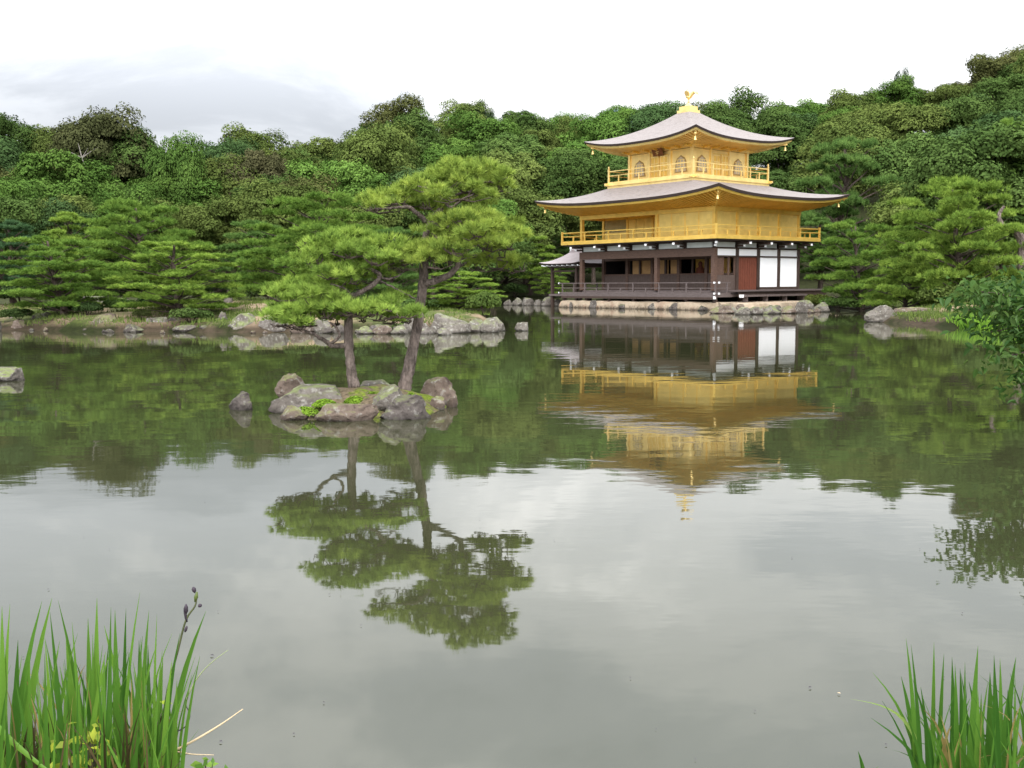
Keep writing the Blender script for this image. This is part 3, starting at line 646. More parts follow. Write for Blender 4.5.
for x, y in ((-1.3, -1.3), (1.1, -1.3), (-1.3, 1.3), (1.1, 1.3)):
    m = MB(); m.box(AX+x-.09, AX+x+.09, AY+y-.09, AY+y+.09, -.4, 2.598); m.build('annex_post', M['dark_wood'], PAV)
m = MB(); m.box(AX-1.5, -BX-.02, AY-1.45, AY+1.45, .70, .84)
m.build('annex_floor', M['grey_wood'], PAV)
m = MB(); m.box(AX-1.4, AX-1.3, AY-1.2, AY+1.2, 1.3, 1.38); m.box(AX-1.2, AX+1.0, AY-1.34, AY-1.27, 2.3, 2.42); m.build_each('annex_rail', M['dark_wood'], PAV)

# terrace under it
tp = [(-6.55,-4.95),(6.6,-4.95),(8.9,-6.0),(9.4,-3),(8.7,0),(8.9,4),(10,8),(-5,8),(-6.4,4.2)]
m = MB(); RN = random.Random(3); ring_ = []
for (x0, y0), (x1, y1) in zip(tp, tp[1:]+tp[:1]):
    nseg = max(2, int(math.hypot(x1-x0, y1-y0)/.5))
    for i in range(nseg): ring_.append((x0+(x1-x0)*i/nseg+RN.uniform(-.05, .05), y0+(y1-y0)*i/nseg+RN.uniform(-.06, .06)))
n = len(ring_); V = []
for k, z in ((1.02, -.5), (1.0, .12), (.985, .40), (.965, .46)):
    for x, y in ring_: V.append((x*k, y*k, z+(RN.uniform(-.03, .03) if z > 0 else 0)))
m.add(V, [(j*n+i, j*n+(i+1) % n, (j+1)*n+(i+1) % n, (j+1)*n+i) for j in range(3) for i in range(n)]+[tuple(3*n+i for i in range(n))])
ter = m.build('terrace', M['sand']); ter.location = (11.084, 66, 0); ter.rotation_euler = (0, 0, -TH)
tag(ter, 'low sandy terrace with beige earth face that the gilded pavilion stands on', 'terrace')

# ------------------------------------------------------------------ stones
def ico(sub):
    import bmesh
    bm = bmesh.new(); bmesh.ops.create_icosphere(bm, subdivisions=sub, radius=1)
    V = np.array([v.co[:] for v in bm.verts]); Fc = np.array([[v.index for v in f.verts] for f in bm.faces]); bm.free(); return V, Fc
ICO4, ICO3 = ico(5), ico(4)
def rock(u, vb, w, h, label, mat='rock', Y=None, dk=.75, seed=0, sub=3, cuts=9, top=None, group=None, name='boulder', z0=0.0, lean=0.0):
    """angular stone: base pixel (u, vb), size w x h pixels at its own distance"""
    p = atw(u, vb, z0) if Y is None else at(u, vb, Y)
    s = p.y/F; V, Fc = (ICO4 if sub == 4 else ICO3); rg = np.random.default_rng(seed or int(u*7+vb*13))
    V = V.copy()
    for k in range(cuts):
        d = rg.normal(size=3); d[2] = abs(d[2])*.8; d /= np.linalg.norm(d); lim = rg.uniform(.50, .84)
        q = V@d; V -= np.outer(np.clip(q-lim, 0, None)*.97, d)
    if top: V[:, 2] = np.minimum(V[:, 2], top)
    off = rg.uniform(0, 50, 3)
    for i in range(len(V)):
        v = Vector(V[i]); V[i] += np.array(v)*(mnoise.fractal(v*1.5+Vector(off), .8, 2.1, 6)*.13+abs(mnoise.noise(v*4+Vector(off)))*.07)
    mn, mx = V.min(0), V.max(0)
    W_, H_ = w*s, h*s
    V[:, 0] = ((V[:, 0]-mn[0])/(mx[0]-mn[0])-.5)*W_; V[:, 1] = ((V[:, 1]-mn[1])/(mx[1]-mn[1])-.5)*W_*dk
    zf = (V[:, 2]-mn[2])/(mx[2]-mn[2]); V[:, 2] = (zf*1.35-.35)*H_; V[:, 0] += lean*V[:, 2]
    o = mesh_np(name, V, Fc, M[mat], smooth=False)
    o.location = (p.x, p.y+W_*dk*.22, p.z)
    me = o.data
    for pl in me.polygons: pl.use_smooth = True
    try: me.set_sharp_from_angle(angle=math.radians(32))
    except Exception: pass
    return tag(o, label, 'rock', group)

# stones of the islet
rock(240, 410, 27, 19, 'dark rounded stone standing alone in the water left of the islet', 'rock_dark', sub=4)
rock(291, 396, 36, 23, 'brownish upright boulder at the back left corner of the islet', 'rock_brown', sub=4, z0=.05)
rock(311, 413, 88, 27, 'large flat sloping grey slab at the left end of the islet', 'rock', sub=4, dk=.55, top=.45, seed=5)
rock(293, 420, 30, 14, 'low brown stone at the waterline below the flat slab of the islet', 'rock_brown', sub=4)
rock(346, 421, 64, 17, 'low mossy stone at the front middle of the islet', 'rock_brown', sub=4, dk=.45, top=.5)
rock(386, 408, 36, 23, 'grey rounded boulder with pale top in front of the leaning pine trunk', 'rock', sub=4, z0=.1, seed=9)
rock(405, 419, 52, 24, 'dark grey lichen spotted boulder at the right front of the islet', 'rock_dark', sub=4, seed=12, dk=.6)
rock(437, 404, 40, 27, 'angular tan block with flat top at the right end of the islet', 'rock_brown', sub=4, cuts=14, top=.6, seed=4, dk=.7)
rock(437, 410, 17, 14, 'small round brown stone leaning on the angular tan block', 'rock_brown', sub=4)
rock(376, 392, 34, 12, 'low stone behind the two pine trunks on the islet', 'rock', z0=.1)
rock(452, 407, 12, 10, 'smallest stone at the right tip of the islet', 'rock_brown')
# other stones in the water
rock(0, 381, 42, 13, 'flat grey stone in the water at the left edge of the picture', 'rock', sub=4, top=.5)
rock(521.5, 331, 14, 9, 'small round stone alone in the water off the point', 'rock_pale')
# left shore
LS = [
 (12, 329, 26, 11, 'low tan stone at the far left of the shore', 'rock_brown'), (46, 329, 30, 16, 'rounded beige boulder below the leftmost shore pine', 'rock_pale'),
 (72, 331, 18, 9, 'dark low stone left of the leaning pine trunk', 'rock_dark'), (105, 332, 32, 18, 'big rounded grey brown boulder right of the leaning pine trunk', 'rock_brown'),
 (133, 333, 20, 8, 'dark flat stone between the rounded boulder and the pale stone', 'rock_dark'), (157, 332, 26, 14, 'pale grey stone below the broad shore pine', 'rock_pale'),
 (184, 333, 26, 7, 'flat mossy stone right of the pale grey shore stone', 'rock'), (207, 333, 18, 8, 'small dark stone left of the standing stone', 'rock_dark'),
 (223, 332, 11, 20, 'narrow dark standing stone with rounded head at the shore', 'rock_dark'), (245, 333, 38, 19, 'wide grey block between the standing stone and the bay', 'rock'),
 (240, 326, 13, 14, 'dark pointed stone rising behind the wide grey block', 'rock_dark'), (275, 333, 32, 16, 'grey boulder right of the wide grey block', 'rock'),
 (302, 334, 24, 13, 'brown boulder seen behind the lower branch of the islet pine', 'rock_brown'), (322, 333, 20, 15, 'pale stone seen left of the upright pine trunk', 'rock_pale'),
 (338, 334, 12, 9, 'small grey stone beside the upright pine trunk', 'rock'), (365, 335, 18, 8, 'flat grey stone just right of the upright pine trunk', 'rock'),
 (382, 335, 20, 9, 'flat brown stone between the two pine trunks', 'rock_brown'), (399, 335, 19, 8, 'flat pale stone left of the leaning pine trunk', 'rock_pale'),
 (410, 334, 17, 16, 'whitish boulder right behind the leaning pine trunk', 'rock_pale'), (425, 335, 17, 11, 'grey stone right of the whitish boulder', 'rock'),
 (449, 334, 44, 20, 'largest rounded pale boulder near the point of the shore', 'rock_pale'), (444, 336, 15, 7, 'small whitish stone in front of the largest rounded boulder', 'rock_pale'),
 (474, 333, 26, 14, 'sloping grey boulder between the largest boulder and the point', 'rock'), (494, 332, 23, 14, 'pointed pale boulder at the very tip of the point', 'rock_pale')]
for u, vb, w, h, lab, mt_ in LS: rock(u, vb-1, w, h, lab, mt_)
rock(94, 312, 38, 16, 'pale grey flat topped rock behind the leaning pine trunk', 'rock_pale', Y=44, top=.55)
rock(119, 311, 22, 13, 'darker rock beside the pale flat topped rock', 'rock', Y=44)
rock(193, 315, 12, 12, 'dark stump shaped stone on the sandy shore', 'rock_dark', Y=41)
rock(228, 306, 9, 12, 'small pale pointed stone standing on the sandy shore', 'rock_pale', Y=44)
rock(385, 312, 36, 13, 'tan rocks seen through the islet pines on the shore behind', 'rock_pale', Y=44)
# far shore left of the pavilion
for i, (u, w, h) in enumerate(((508, 9, 7), (517, 10, 9), (528, 12, 9), (538, 9, 7), (547, 13, 10), (557, 9, 8))):
    rock(u, 306.5, w, h, 'grey stone edging the far shore left of the gilded pavilion', 'rock_pale' if i % 2 else 'rock', Y=75-i*.8, group='stones edging the far shore')
# stones set against the terrace
TS = [(571, 3.2), (594.5, 9), (625, 10), (653, 8), (675.5, 10), (703, 9)]
for i, (u, w) in enumerate(TS):
    Yt = np.interp(u, [560, 722], [68.0, 57.6]); rock(u, horizon(u)+(CAMH)*F/Yt+1.2, w*1.25, (6.5, 9, 5.5, 7.5, 8, 6)[i], 'squat grey stone set against the sandy face under the pavilion front', 'rock_dark' if i % 3 else 'rock', Y=Yt-.45, group='stones under the pavilion front', name='boulder', dk=.8)
for u, w, h, vb, lab, mt_ in ((722, 24, 9, 313.5, 'brown stone at the near corner of the terrace', 'rock_brown'), (743, 16, 8, 314.8, 'whitish stone in the row below the side bench', 'rock_pale'), (757, 14, 8, 314.5, 'grey stone right of the whitish one below the side bench', 'rock'),
        (772, 18, 9, 314, 'mossy grey stone in the middle of the row below the white shutters', 'rock'), (789, 16, 8, 313.5, 'low brown stone below the right white shutter', 'rock_brown'), (806, 20, 13, 313, 'big grey boulder at the right end of the terrace', 'rock'), (822, 16, 10, 312, 'pale boulder beside the shore pine right of the terrace', 'rock_pale')):
    rock(u, vb, w, h, lab, mt_)
rock(883, 322, 36, 17, 'pale humped rock in the water below the right shore pine', 'rock_pale', sub=4, dk=.6)
rock(915, 322, 50, 15, 'long low brown rock right of the pale humped rock', 'rock_brown', sub=4, dk=.5)

rs = random.Random(17)
for i in range(46):
    u = -8+i*11.1+rs.uniform(-6, 6); sz = 5+16*rs.random()**2; up_v = rs.uniform(-3.2, 1.0)
    if u > 498 or rs.random() < .18: continue
    rock(u, 332.6+up_v-(2.2 if u < 80 else 0), sz, sz*rs.uniform(.35, .8), 'small stone in the broken row along the foot of the left shore bank', rs.choice(['rock', 'rock_brown', 'rock_dark', 'rock_dark', 'rock_pale']), group='small stones of the left shore', name='stone')
for i in range(14):
    u = 728+i*6.9+rs.uniform(-2, 2); sz = rs.uniform(7, 11); rock(u, 312.6+rs.uniform(-.5, .5), sz, sz*rs.uniform(.5, .8), 'small stone in the row along the foot of the terrace below the side deck', rs.choice(['rock', 'rock_brown', 'rock_dark', 'rock_pale']), group='small stones of the terrace foot', name='stone')
# islet body
def islet_mat():
    m, t, p = base_mat('islet_soil_and_moss', .95, .1); gp = N(t, 'ShaderNodeNewGeometry')
    n1 = N(t, 'ShaderNodeTexNoise', i_Scale=2.2, i_Detail=6.0, i_Roughness=.6); t.links.new(gp.outputs[0], n1.inputs[0])
    n2 = N(t, 'ShaderNodeTexNoise', i_Scale=22.0, i_Detail=4.0); t.links.new(gp.outputs[0], n2.inputs[0])
    soil = ramp(t, n2.outputs[0], [(.3, (.07, .055, .035)), (.7, (.17, .13, .085))]); moss = ramp(t, n2.outputs[0], [(.3, (.06, .085, .012)), (.7, (.17, .22, .022))])
    t.links.new(mix_rgb(t, ramp(t, n1.outputs[0], [(.47, 0), (.56, 1)]), soil, moss), p.inputs['Base Color'])
    b_ = N(t, 'ShaderNodeBump', i_Strength=1.0, i_Distance=.03); t.links.new(n2.outputs[0], b_.inputs['Height']); t.links.new(b_.outputs[0], p.inputs['Normal']); return m
A0, A1 = atw(283, 412), atw(448, 408); icx, icy = (A0.x+A1.x)/2, 13.75; irx, iry = (A1.x-A0.x)/2, 1.05
V = []; n = 48; rings = 12
for j in range(rings+1):
    r_ = 1.15*(1-j/rings)
    for i in range(n):
        a = 2*math.pi*i/n; k = r_*(1+.09*math.sin(3*a+1)+.06*math.sin(5*a)); x, y = irx*k*math.cos(a), iry*k*math.sin(a)
        z = .30*(1-min(k, 1.15)**2.6)+.03*math.sin(9*x)*math.sin(7*y)-.02
        V.append((icx+x, icy+y, z))
isl = mesh_np('islet_ground', V, [(j*n+i, j*n+(i+1) % n, (j+1)*n+(i+1) % n, (j+1)*n+i) for j in range(rings) for i in range(n)], islet_mat(), smooth=True)
tag(isl, None, None, kind='structure')

# ------------------------------------------------------------------ foliage tools
def unit(a): return a/np.maximum(np.linalg.norm(a, axis=-1, keepdims=True), 1e-9)
def needle_tris(C, A, n, L, wd, spread, rg):
    """n needles fanning from every tuft centre C about its axis A; triangles"""
    Mt = len(C); d = unit(A[:, None, :]+rg.normal(size=(Mt, n, 3))*spread)
    ln = L*rg.uniform(.65, 1.1, (Mt, n, 1)); side = unit(np.cross(d, rg.normal(size=(Mt, n, 3))))*wd/2
    b0 = C[:, None, :]+d*ln*.05; V = np.stack([b0-side, b0+side, b0+d*ln], 2).reshape(-1, 3)
    return V
def tri_idx(V): return np.arange(len(V)).reshape(-1, 3)
def leaf_quads(C, Nn, size, rg, asp=.62):
    """diamond leaves at C lying square to Nn"""
    n = len(C); a = unit(np.cross(Nn, rg.normal(size=(n, 3)))); b = np.cross(unit(Nn), a)
    s = size*rg.uniform(.6, 1.3, (n, 1)); fold = unit(Nn)*s*.18
    return np.stack([C-a*s, C+b*s*asp+fold, C+a*s, C-b*s*asp+fold], 1).reshape(-1, 3)
def pad_tufts(c, rx, ry, rz, nclump, ntuft, crad, rg):
    """a pruned, flat foliage pad: small domes of tufts; returns tuft centres, axes, tone"""
    ang = rg.uniform(0, 2*np.pi, nclump); r = np.sqrt(rg.uniform(0, 1, nclump))*.92
    cc = np.stack([np.cos(ang)*r*rx, np.sin(ang)*r*ry, rz*(1-r*r)*.9+rg.normal(size=nclump)*rz*.22], 1)
    C, A, T = [], [], []
    for k in range(nclump):
        R = crad*rg.uniform(.7, 1.25); d = unit(rg.normal(size=(ntuft, 3))); d[:, 2] = np.abs(d[:, 2])*.9-.12; d = unit(d)
        p = d*np.array([R, R, R*.55])*rg.uniform(.75, 1.05, (ntuft, 1))
        C.append(c+cc[k]+p); A.append(d*np.array([.75, .75, .5])+np.array([0, 0, .55])); T.append(np.full(ntuft, rg.uniform(.2, .8))+rg.normal(size=ntuft)*.14)
    return np.concatenate(C), unit(np.concatenate(A)), np.clip(np.concatenate(T), 0, 1)

# ------------------------------------------------------------------ the two pines of the islet
def bend(pts, n=4, jit=.0, rg=random):
    """smooth a polyline (Catmull-Rom)"""
    P = [Vector(p) for p in pts]; P = [P[0]*2-P[1]]+P+[P[-1]*2-P[-2]]; o = []
    for i in range(1, len(P)-2):
        for k in range(n):
            t = k/n; a, b, c, d = P[i-1:i+3]
            q = .5*((2*b)+(c-a)*t+(2*a-5*b+4*c-d)*t*t+(3*b-a-3*c+d)*t**3)
            o.append(q+Vector((rg.uniform(-jit, jit), rg.uniform(-jit, jit), rg.uniform(-jit, jit)*.5)))
    o.append(P[-2]); return o
def islet_pine(label, Y0, trunk, tr, limbs, pads, seed, color):
    rg = np.random.default_rng(seed); rr = random.Random(seed)
    base = at(trunk[0][0], trunk[0][1], Y0+trunk[0][2]); root = empty('pine_tree', base); tag(root, label, 'pine tree', 'pines on the islet')
    W3 = lambda q: at(q[0], q[1], Y0+q[2])-base
    m = MB(); pts = bend([W3(q) for q in trunk], 5, .008, rr); m.tube(pts, .74*np.interp(np.linspace(0, 1, len(pts)), np.linspace(0, 1, len(tr)), tr), 12, .09)
    tk = m.build('trunk', M['trunk'], root, True)
    for L, r0, r1 in limbs:
        m = MB(); pts = bend([W3(q) for q in L], 5, .010, rr); m.tube(pts, np.linspace(r0*.85, r1, len(pts)), 8, .1); m.build('branch', M['trunk'], tk, True)
    C, A, T = [], [], []; tw = MB()
    for (u, v, dy, wpx, hpx) in pads:
        c = np.array(W3((u, v, dy))); s = (Y0+dy)/F; rx = wpx*s; rz = hpx*s
        n = max(5, int(9*(rx/.4)**1.3)); a, b, t = pad_tufts(c-np.array([0, 0, rz*.5]), rx, rx*.85, rz*1.35, int(n*1.0), 17, .10, rg)
        C.append(a); A.append(b); T.append(t)
        # twigs: from the limb point nearest the pad's underside out into it
        for k in range(7):
            p = a[rg.integers(len(a))]; q = Vector(c)+Vector((rr.uniform(-.08, .08), rr.uniform(-.08, .08), -rz*.8)); e = Vector(p)-Vector((0, 0, .05)); mid = (q+e)/2+Vector((0, 0, -.04))
            tw.tube([q, mid, e], [.011, .008, .004], 5)
    C, A, T = map(np.concatenate, (C, A, T)); NN = 17
    V = needle_tris(C, A, NN, .105, .0085, .38, rg)
    cr = mesh_np('crown', V, tri_idx(V), M['needle'], root, tone=np.repeat(T, NN)); cr.color = (*color, 1)
    tw.build('twigs', M['trunk_dark'], cr)
    return root
islet_pine('taller islet pine with a leaning trunk forked to the right and spreading flat crown', 13.9,
  [(403, 394, 0), (407, 376, 0), (413, 350, .02), (419, 315, .05), (423, 285, .05), (424, 262, .05), (425, 238, .0), (431, 220, 0), (441, 208, 0), (444, 192, 0), (452, 180, 0)],
  [.135, .115, .098, .09, .085, .075, .06, .055, .05, .035, .018],
  [([(424, 284, .05), (440, 279, -.05), (453, 272, -.1), (461, 258, -.15), (470, 247, -.2), (488, 242, -.3), (504, 240, -.35)], .06, .016),
   ([(461, 258, -.15), (474, 256, .1), (492, 258, .25), (508, 262, .3)], .035, .012), ([(453, 272, -.1), (468, 262, .2), (480, 268, .5)], .03, .01),
   ([(427, 222, 0), (418, 214, -.1), (408, 207, -.2), (393, 208, -.3), (374, 209, -.35)], .042, .012), ([(413, 210, -.15), (400, 202, .2), (385, 196, .4)], .026, .01),
   ([(441, 208, 0), (446, 200, .1), (460, 194, .2), (478, 190, .3)], .036, .012), ([(444, 203, 0), (452, 207, -.2), (462, 200, -.35), (474, 194, -.45)], .026, .01),
   ([(431, 222, 0), (444, 228, -.2), (458, 222, -.4), (475, 220, -.5)], .03, .01), ([(424, 262, .05), (412, 258, -.1), (398, 262, -.2), (384, 266, -.25)], .028, .01),
   ([(423, 243, 0), (434, 240, .3), (450, 236, .6)], .028, .01), ([(442, 200, 0), (432, 190, .2), (418, 186, .3)], .024, .008)],
  [(465, 171, .0, 38, 8), (448, 176, .4, 30, 8), (486, 176, -.1, 25, 7), (440, 184, -.2, 36, 9), (470, 186, .2, 40, 9), (497, 186, .1, 22, 7), (462, 193, -.45, 34, 8), (485, 197, .35, 28, 7), (420, 190, .4, 26, 8),
   (395, 197, -.2, 30, 9), (376, 204, -.35, 22, 7), (410, 200, .3, 24, 8), (392, 207, .35, 24, 6), (425, 203, -.1, 18, 6),
   (470, 219, -.45, 30, 8), (492, 222, .2, 26, 7), (452, 225, -.2, 26, 7), (478, 230, -.6, 32, 8), (503, 234, -.3, 24, 8), (450, 236, .55, 26, 7), (486, 243, -.35, 36, 8), (508, 244, -.1, 18, 7), (455, 247, -.5, 26, 8), (432, 251, -.3, 22, 7),
   (500, 263, .25, 30, 7), (520, 267, .3, 16, 5), (480, 265, .5, 22, 6), (405, 259, -.2, 24, 6), (386, 266, -.25, 16, 5), (428, 214, .5, 18, 6), (432, 262, -.45, 24, 7), (446, 256, -.2, 26, 7), (466, 208, .1, 28, 8), (438, 232, -.4, 24, 7), (500, 252, .1, 22, 7), (410, 250, .2, 20, 6)], 21, (.235, .32, .06))
islet_pine('shorter islet pine with an upright trunk and low branch bent out to the left', 13.6,
  [(354, 388, 0), (351, 370, 0), (349, 350, 0), (348.5, 325, .0), (347, 306, 0), (351, 298, 0), (361, 292, -.05), (374, 284, -.1), (380, 276, -.1), (373, 270, -.08), (361, 266, -.05), (353, 261, 0)],
  [.105, .088, .08, .078, .07, .055, .045, .042, .038, .034, .026, .015],
  [([(347, 345, 0), (334, 346, -.1), (323, 340, -.2), (315, 335, -.28), (306, 331, -.35)], .045, .016), ([(331, 344, -.12), (340, 336, -.2), (336, 327, -.25), (330, 322, -.3)], .026, .012),
   ([(306, 331, -.35), (298, 326, -.4), (290, 318, -.45)], .018, .008), ([(379, 277, -.1), (388, 279, -.05), (398, 276, .1), (408, 268, .2)], .02, .008), ([(380, 281, -.1), (392, 287, 0), (404, 293, .1), (416, 299, .15)], .016, .008),
   ([(348, 310, 0), (340, 300, .2), (325, 292, .3), (310, 288, .35)], .028, .01), ([(348, 318, 0), (362, 313, -.2), (380, 310, -.3), (398, 312, -.35)], .028, .01), ([(353, 297, 0), (344, 288, -.2), (330, 284, -.3)], .022, .008), ([(361, 266, -.05), (372, 258, .1), (390, 252, .2)], .02, .008), ([(355, 263, 0), (340, 256, -.1), (322, 252, -.2)], .02, .008)],
  [(345, 238, 0, 26, 7), (330, 246, -.15, 30, 8), (365, 243, .15, 26, 8), (385, 248, .15, 28, 8), (350, 251, -.3, 30, 8), (315, 257, -.2, 22, 7), (398, 256, .2, 16, 6), (342, 262, .3, 26, 7), (372, 258, -.3, 22, 7), (405, 266, .2, 16, 5),
   (350, 277, -.2, 26, 8), (330, 284, -.25, 24, 8), (368, 276, .3, 22, 7), (340, 292, .25, 26, 8), (308, 289, .3, 28, 9), (290, 295, -.1, 22, 7), (318, 298, -.3, 26, 8), (282, 304, .0, 18, 7), (300, 307, .3, 24, 8),
   (288, 314, -.45, 22, 7), (308, 315, -.4, 22, 7), (326, 312, -.3, 18, 7), (282, 321, -.3, 14, 5), (299, 324, -.4, 16, 5), (350, 309, -.3, 24, 6), (372, 308, -.3, 28, 8), (396, 311, -.35, 24, 7), (388, 318, .1, 24, 6), (408, 317, .1, 14, 5), (362, 317, .3, 20, 5), (396, 298, .1, 14, 4), (312, 320, -.1, 24, 7), (335, 319, .15, 22, 6), (378, 315, -.1, 26, 7), (292, 312, .1, 26, 8), (322, 305, -.1, 26, 8), (358, 268, 0, 26, 8), (335, 272, -.3, 22, 7)], 22, (.215, .32, .06))

# ------------------------------------------------------------------ shore pines (cloud-pruned), four kinds of shape
def shore_pine_proto(seed, H, Rr, npad, lean, nn=9, hi=.0, pw=1.0):
    rg = np.random.default_rng(seed); rr = random.Random(seed)
    root = empty('pine_tree', (0, 0, 0)); m = MB()
    tp_ = [(0, 0, -.3), (lean*.25, .05, H*.22), (lean*.7, -.05, H*.45), (lean*.8, .1, H*.68), (lean*1.0, 0, H*.93)]
    pts = bend(tp_, 5, .03, rr); m.tube(pts, np.linspace(.034*H, .008*H, len(pts)), 9, .08)
    C, A, T = [], [], []; bm_ = MB()
    tiers = max(6, npad//6); spots = []
    for t in range(tiers):
        f = (t+.35)/tiers; prof = (.72+.9*f) if f < .3 else math.cos((f-.3)/.7*1.28)**.75
        n_out = max(2, round((6.5 if t % 2 else 5.5)*prof)); a0 = rr.uniform(0, 6.28)
        for q in range(n_out): spots.append((f, prof*rr.uniform(.68, 1.0), a0+q*6.283/n_out+rr.uniform(-.35, .35)))
        for q in range(max(1, n_out//2)): spots.append((f+.03, prof*rr.uniform(.15, .5), a0+1+q*6.283/max(1, n_out//2)))
    for f, prof, a in spots:
        z = H*(hi+(1-hi)*(.12+.86*f))+rr.uniform(-.025, .025)*H; R = Rr*prof
        t0 = pts[min(len(pts)-1, int(len(pts)*max(.15, (z/H-.08))))]
        c = np.array([t0.x+R*math.cos(a), t0.y+R*math.sin(a), z-.07*R]); rx = Rr*rr.uniform(.24, .36)*(1-.25*f)
        ta, tb, tt = pad_tufts(c, rx, rx*.85, rx*.22, max(7, int(11*rx/.7)), 20, rx*.34, rg); C.append(ta); A.append(tb); T.append(tt)
        bm_.tube(bend([t0-Vector((0, 0, .12*R)), (t0+Vector(c))/2+Vector((0, 0, -.08*R)), Vector(c)-Vector((0, 0, rx*.08))], 3, .02, rr), np.linspace(.010*H, .003*H, 7), 6)
    C, A, T = map(np.concatenate, (C, A, T))
    V = needle_tris(C, A, nn, .21*H/5, .024*H/5, .42, rg)
    tk = m.build('trunk', M['trunk_dark'], root, True); bm_.build('branches', M['trunk_dark'], tk)
    cr = mesh_np('crown', V, tri_idx(V), M['needle'], root, tone=np.repeat(T, nn))
    return root
PP = [shore_pine_proto(31, 5.0, 2.5, 46, -.6), shore_pine_proto(32, 5.0, 2.3, 44, .5), shore_pine_proto(33, 5.0, 1.9, 40, .2, hi=.15), shore_pine_proto(34, 5.0, 2.9, 52, -.9)]
used = set()
def place(protos, k, x, y, z, sc, rz, label, cat, color, group=None, sz=None):
    pr = protos[k]
    if (id(protos), k) in used: o = copy_tree(pr)
    else: o = pr; used.add((id(protos), k))
    o.location = (x, y, z); o.rotation_euler = (0, 0, rz); o.scale = (sc, sc, sz or sc)
    tag(o, label, cat, group)
    for ch in o.children:
        if ch.name.startswith('crown') or ch.name.startswith('foliage'): ch.color = (*color, 1)
    return o
def pine_px(k, u, vtop, Y, wpx, label, color, rz=0, vbase=None):
    """pine whose crown centre is u, top vtop, width wpx in pixels at distance Y; its foot on the ground"""
    p = at(u, vtop, Y); z = hz(p.x, Y) if vbase is None else at(u, vbase, Y).z
    Hh = p.z-z; wd = wpx*Y/F; rad = [2.5, 2.3, 1.9, 2.9][k]
    return place(PP, k, p.x, Y, z-.03, wd/(2*rad*1.12), rz, label, 'pine tree', color, 'pines round the pond', sz=Hh/5.1)
G1, G2, G3, G4 = (.130, .220, .040), (.172, .265, .046), (.098, .175, .044), (.19, .29, .055)
pine_px(0, 62, 233, 39.5, 128, 'dark green shore pine with a dark trunk leaning right at the far left', G1, .4)
pine_px(1, 178, 236, 38.5, 138, 'broad layered shore pine between the leaning pine and the standing stone', G2, 2.2)
pine_px(3, 150, 199, 47, 125, 'taller pine rising behind the broad layered shore pine', G1, 1.0)
pine_px(2, 72, 209, 49, 80, 'smaller pale green pine top behind the leftmost shore pine', G2, 4.0)
pine_px(2, 8, 217, 46, 80, 'bluish green pine cut by the left edge of the picture', (.06, .12, .05), 5.0)
pine_px(3, 298, 192, 46, 165, 'big spreading pine directly behind the shorter islet pine', G1, 3.3)
pine_px(1, 250, 215, 52, 90, 'pine in shadow left of the big spreading pine', G3, .9)
pine_px(0, 385, 225, 45, 90, 'bluish green pine seen between the crowns of the two islet pines', G3, 3.0)
pine_px(1, 455, 268, 41, 100, 'low bushy pine on the point behind the taller islet pine', G2, 5.2)
pine_px(2, 530, 232, 84, 62, 'pine on the far shore just left of the small side roof', G2, 1.2)
pine_px(3, 505, 205, 90, 80, 'taller pine on the far shore behind the taller islet pine', G3, 2.0)
pine_px(1, 548, 258, 82, 40, 'low bright pine behind the small side roof', G4, .3)
pine_px(3, 578, 215, 92, 70, 'dark pine seen through the open left corner of the pavilion', G3, .3)
pine_px(2, 470, 250, 86, 60, 'small pine on the far shore right of the taller islet trunk', G3, 2.9)
pine_px(0, 866, 217, 55.5, 104, 'broad cloud pruned pine at the water right of the pavilion', G1, .2)
pine_px(3, 905, 238, 46.5, 95, 'low pine leaning over the pale humped rock', G2, 2.5)
RIGHT_PINE = pine_px(3, 975, 172, 44, 150, 'big pine with a reddish crooked limb at the right edge', G2, 5.6)
pine_px(1, 845, 130, 80, 112, 'tall dark pine rising behind the right end of the pavilion', G3, 4.4)
pine_px(2, 822, 215, 72, 70, 'dark pine beside the right end of the golden balcony', G3, 3.7)
pine_px(1, 935, 205, 60, 95, 'mid green pine behind the broad cloud pruned pine', G1, 1.9)
pine_px(2, 1012, 112, 70, 75, 'pine high on the slope at the right edge of the picture', G1, 1.1)
pine_px(0, 775, 195, 85, 80, 'dark pine showing above the golden balcony at the right', G3, 2.8)
# crooked limb of the right-hand pine
m = MB(); Yb = 42.5
m.tube(bend([at(1026, 300, Yb), at(1023, 265, Yb), at(1022, 242, Yb), at(1014, 230, Yb), at(1003, 226, Yb), at(999, 215, Yb), at(1004, 206, Yb)], 5, .01), np.linspace(.24, .05, 31), 9, .08)
lb = m.build('crooked_limb', M['trunk']); lb['label'] = 'reddish brown crooked limb bare of needles'
pb_ = RIGHT_PINE; lb.parent = pb_; lb.matrix_parent_inverse = Matrix.LocRotScale(pb_.location, pb_.rotation_euler, pb_.scale).inverted()

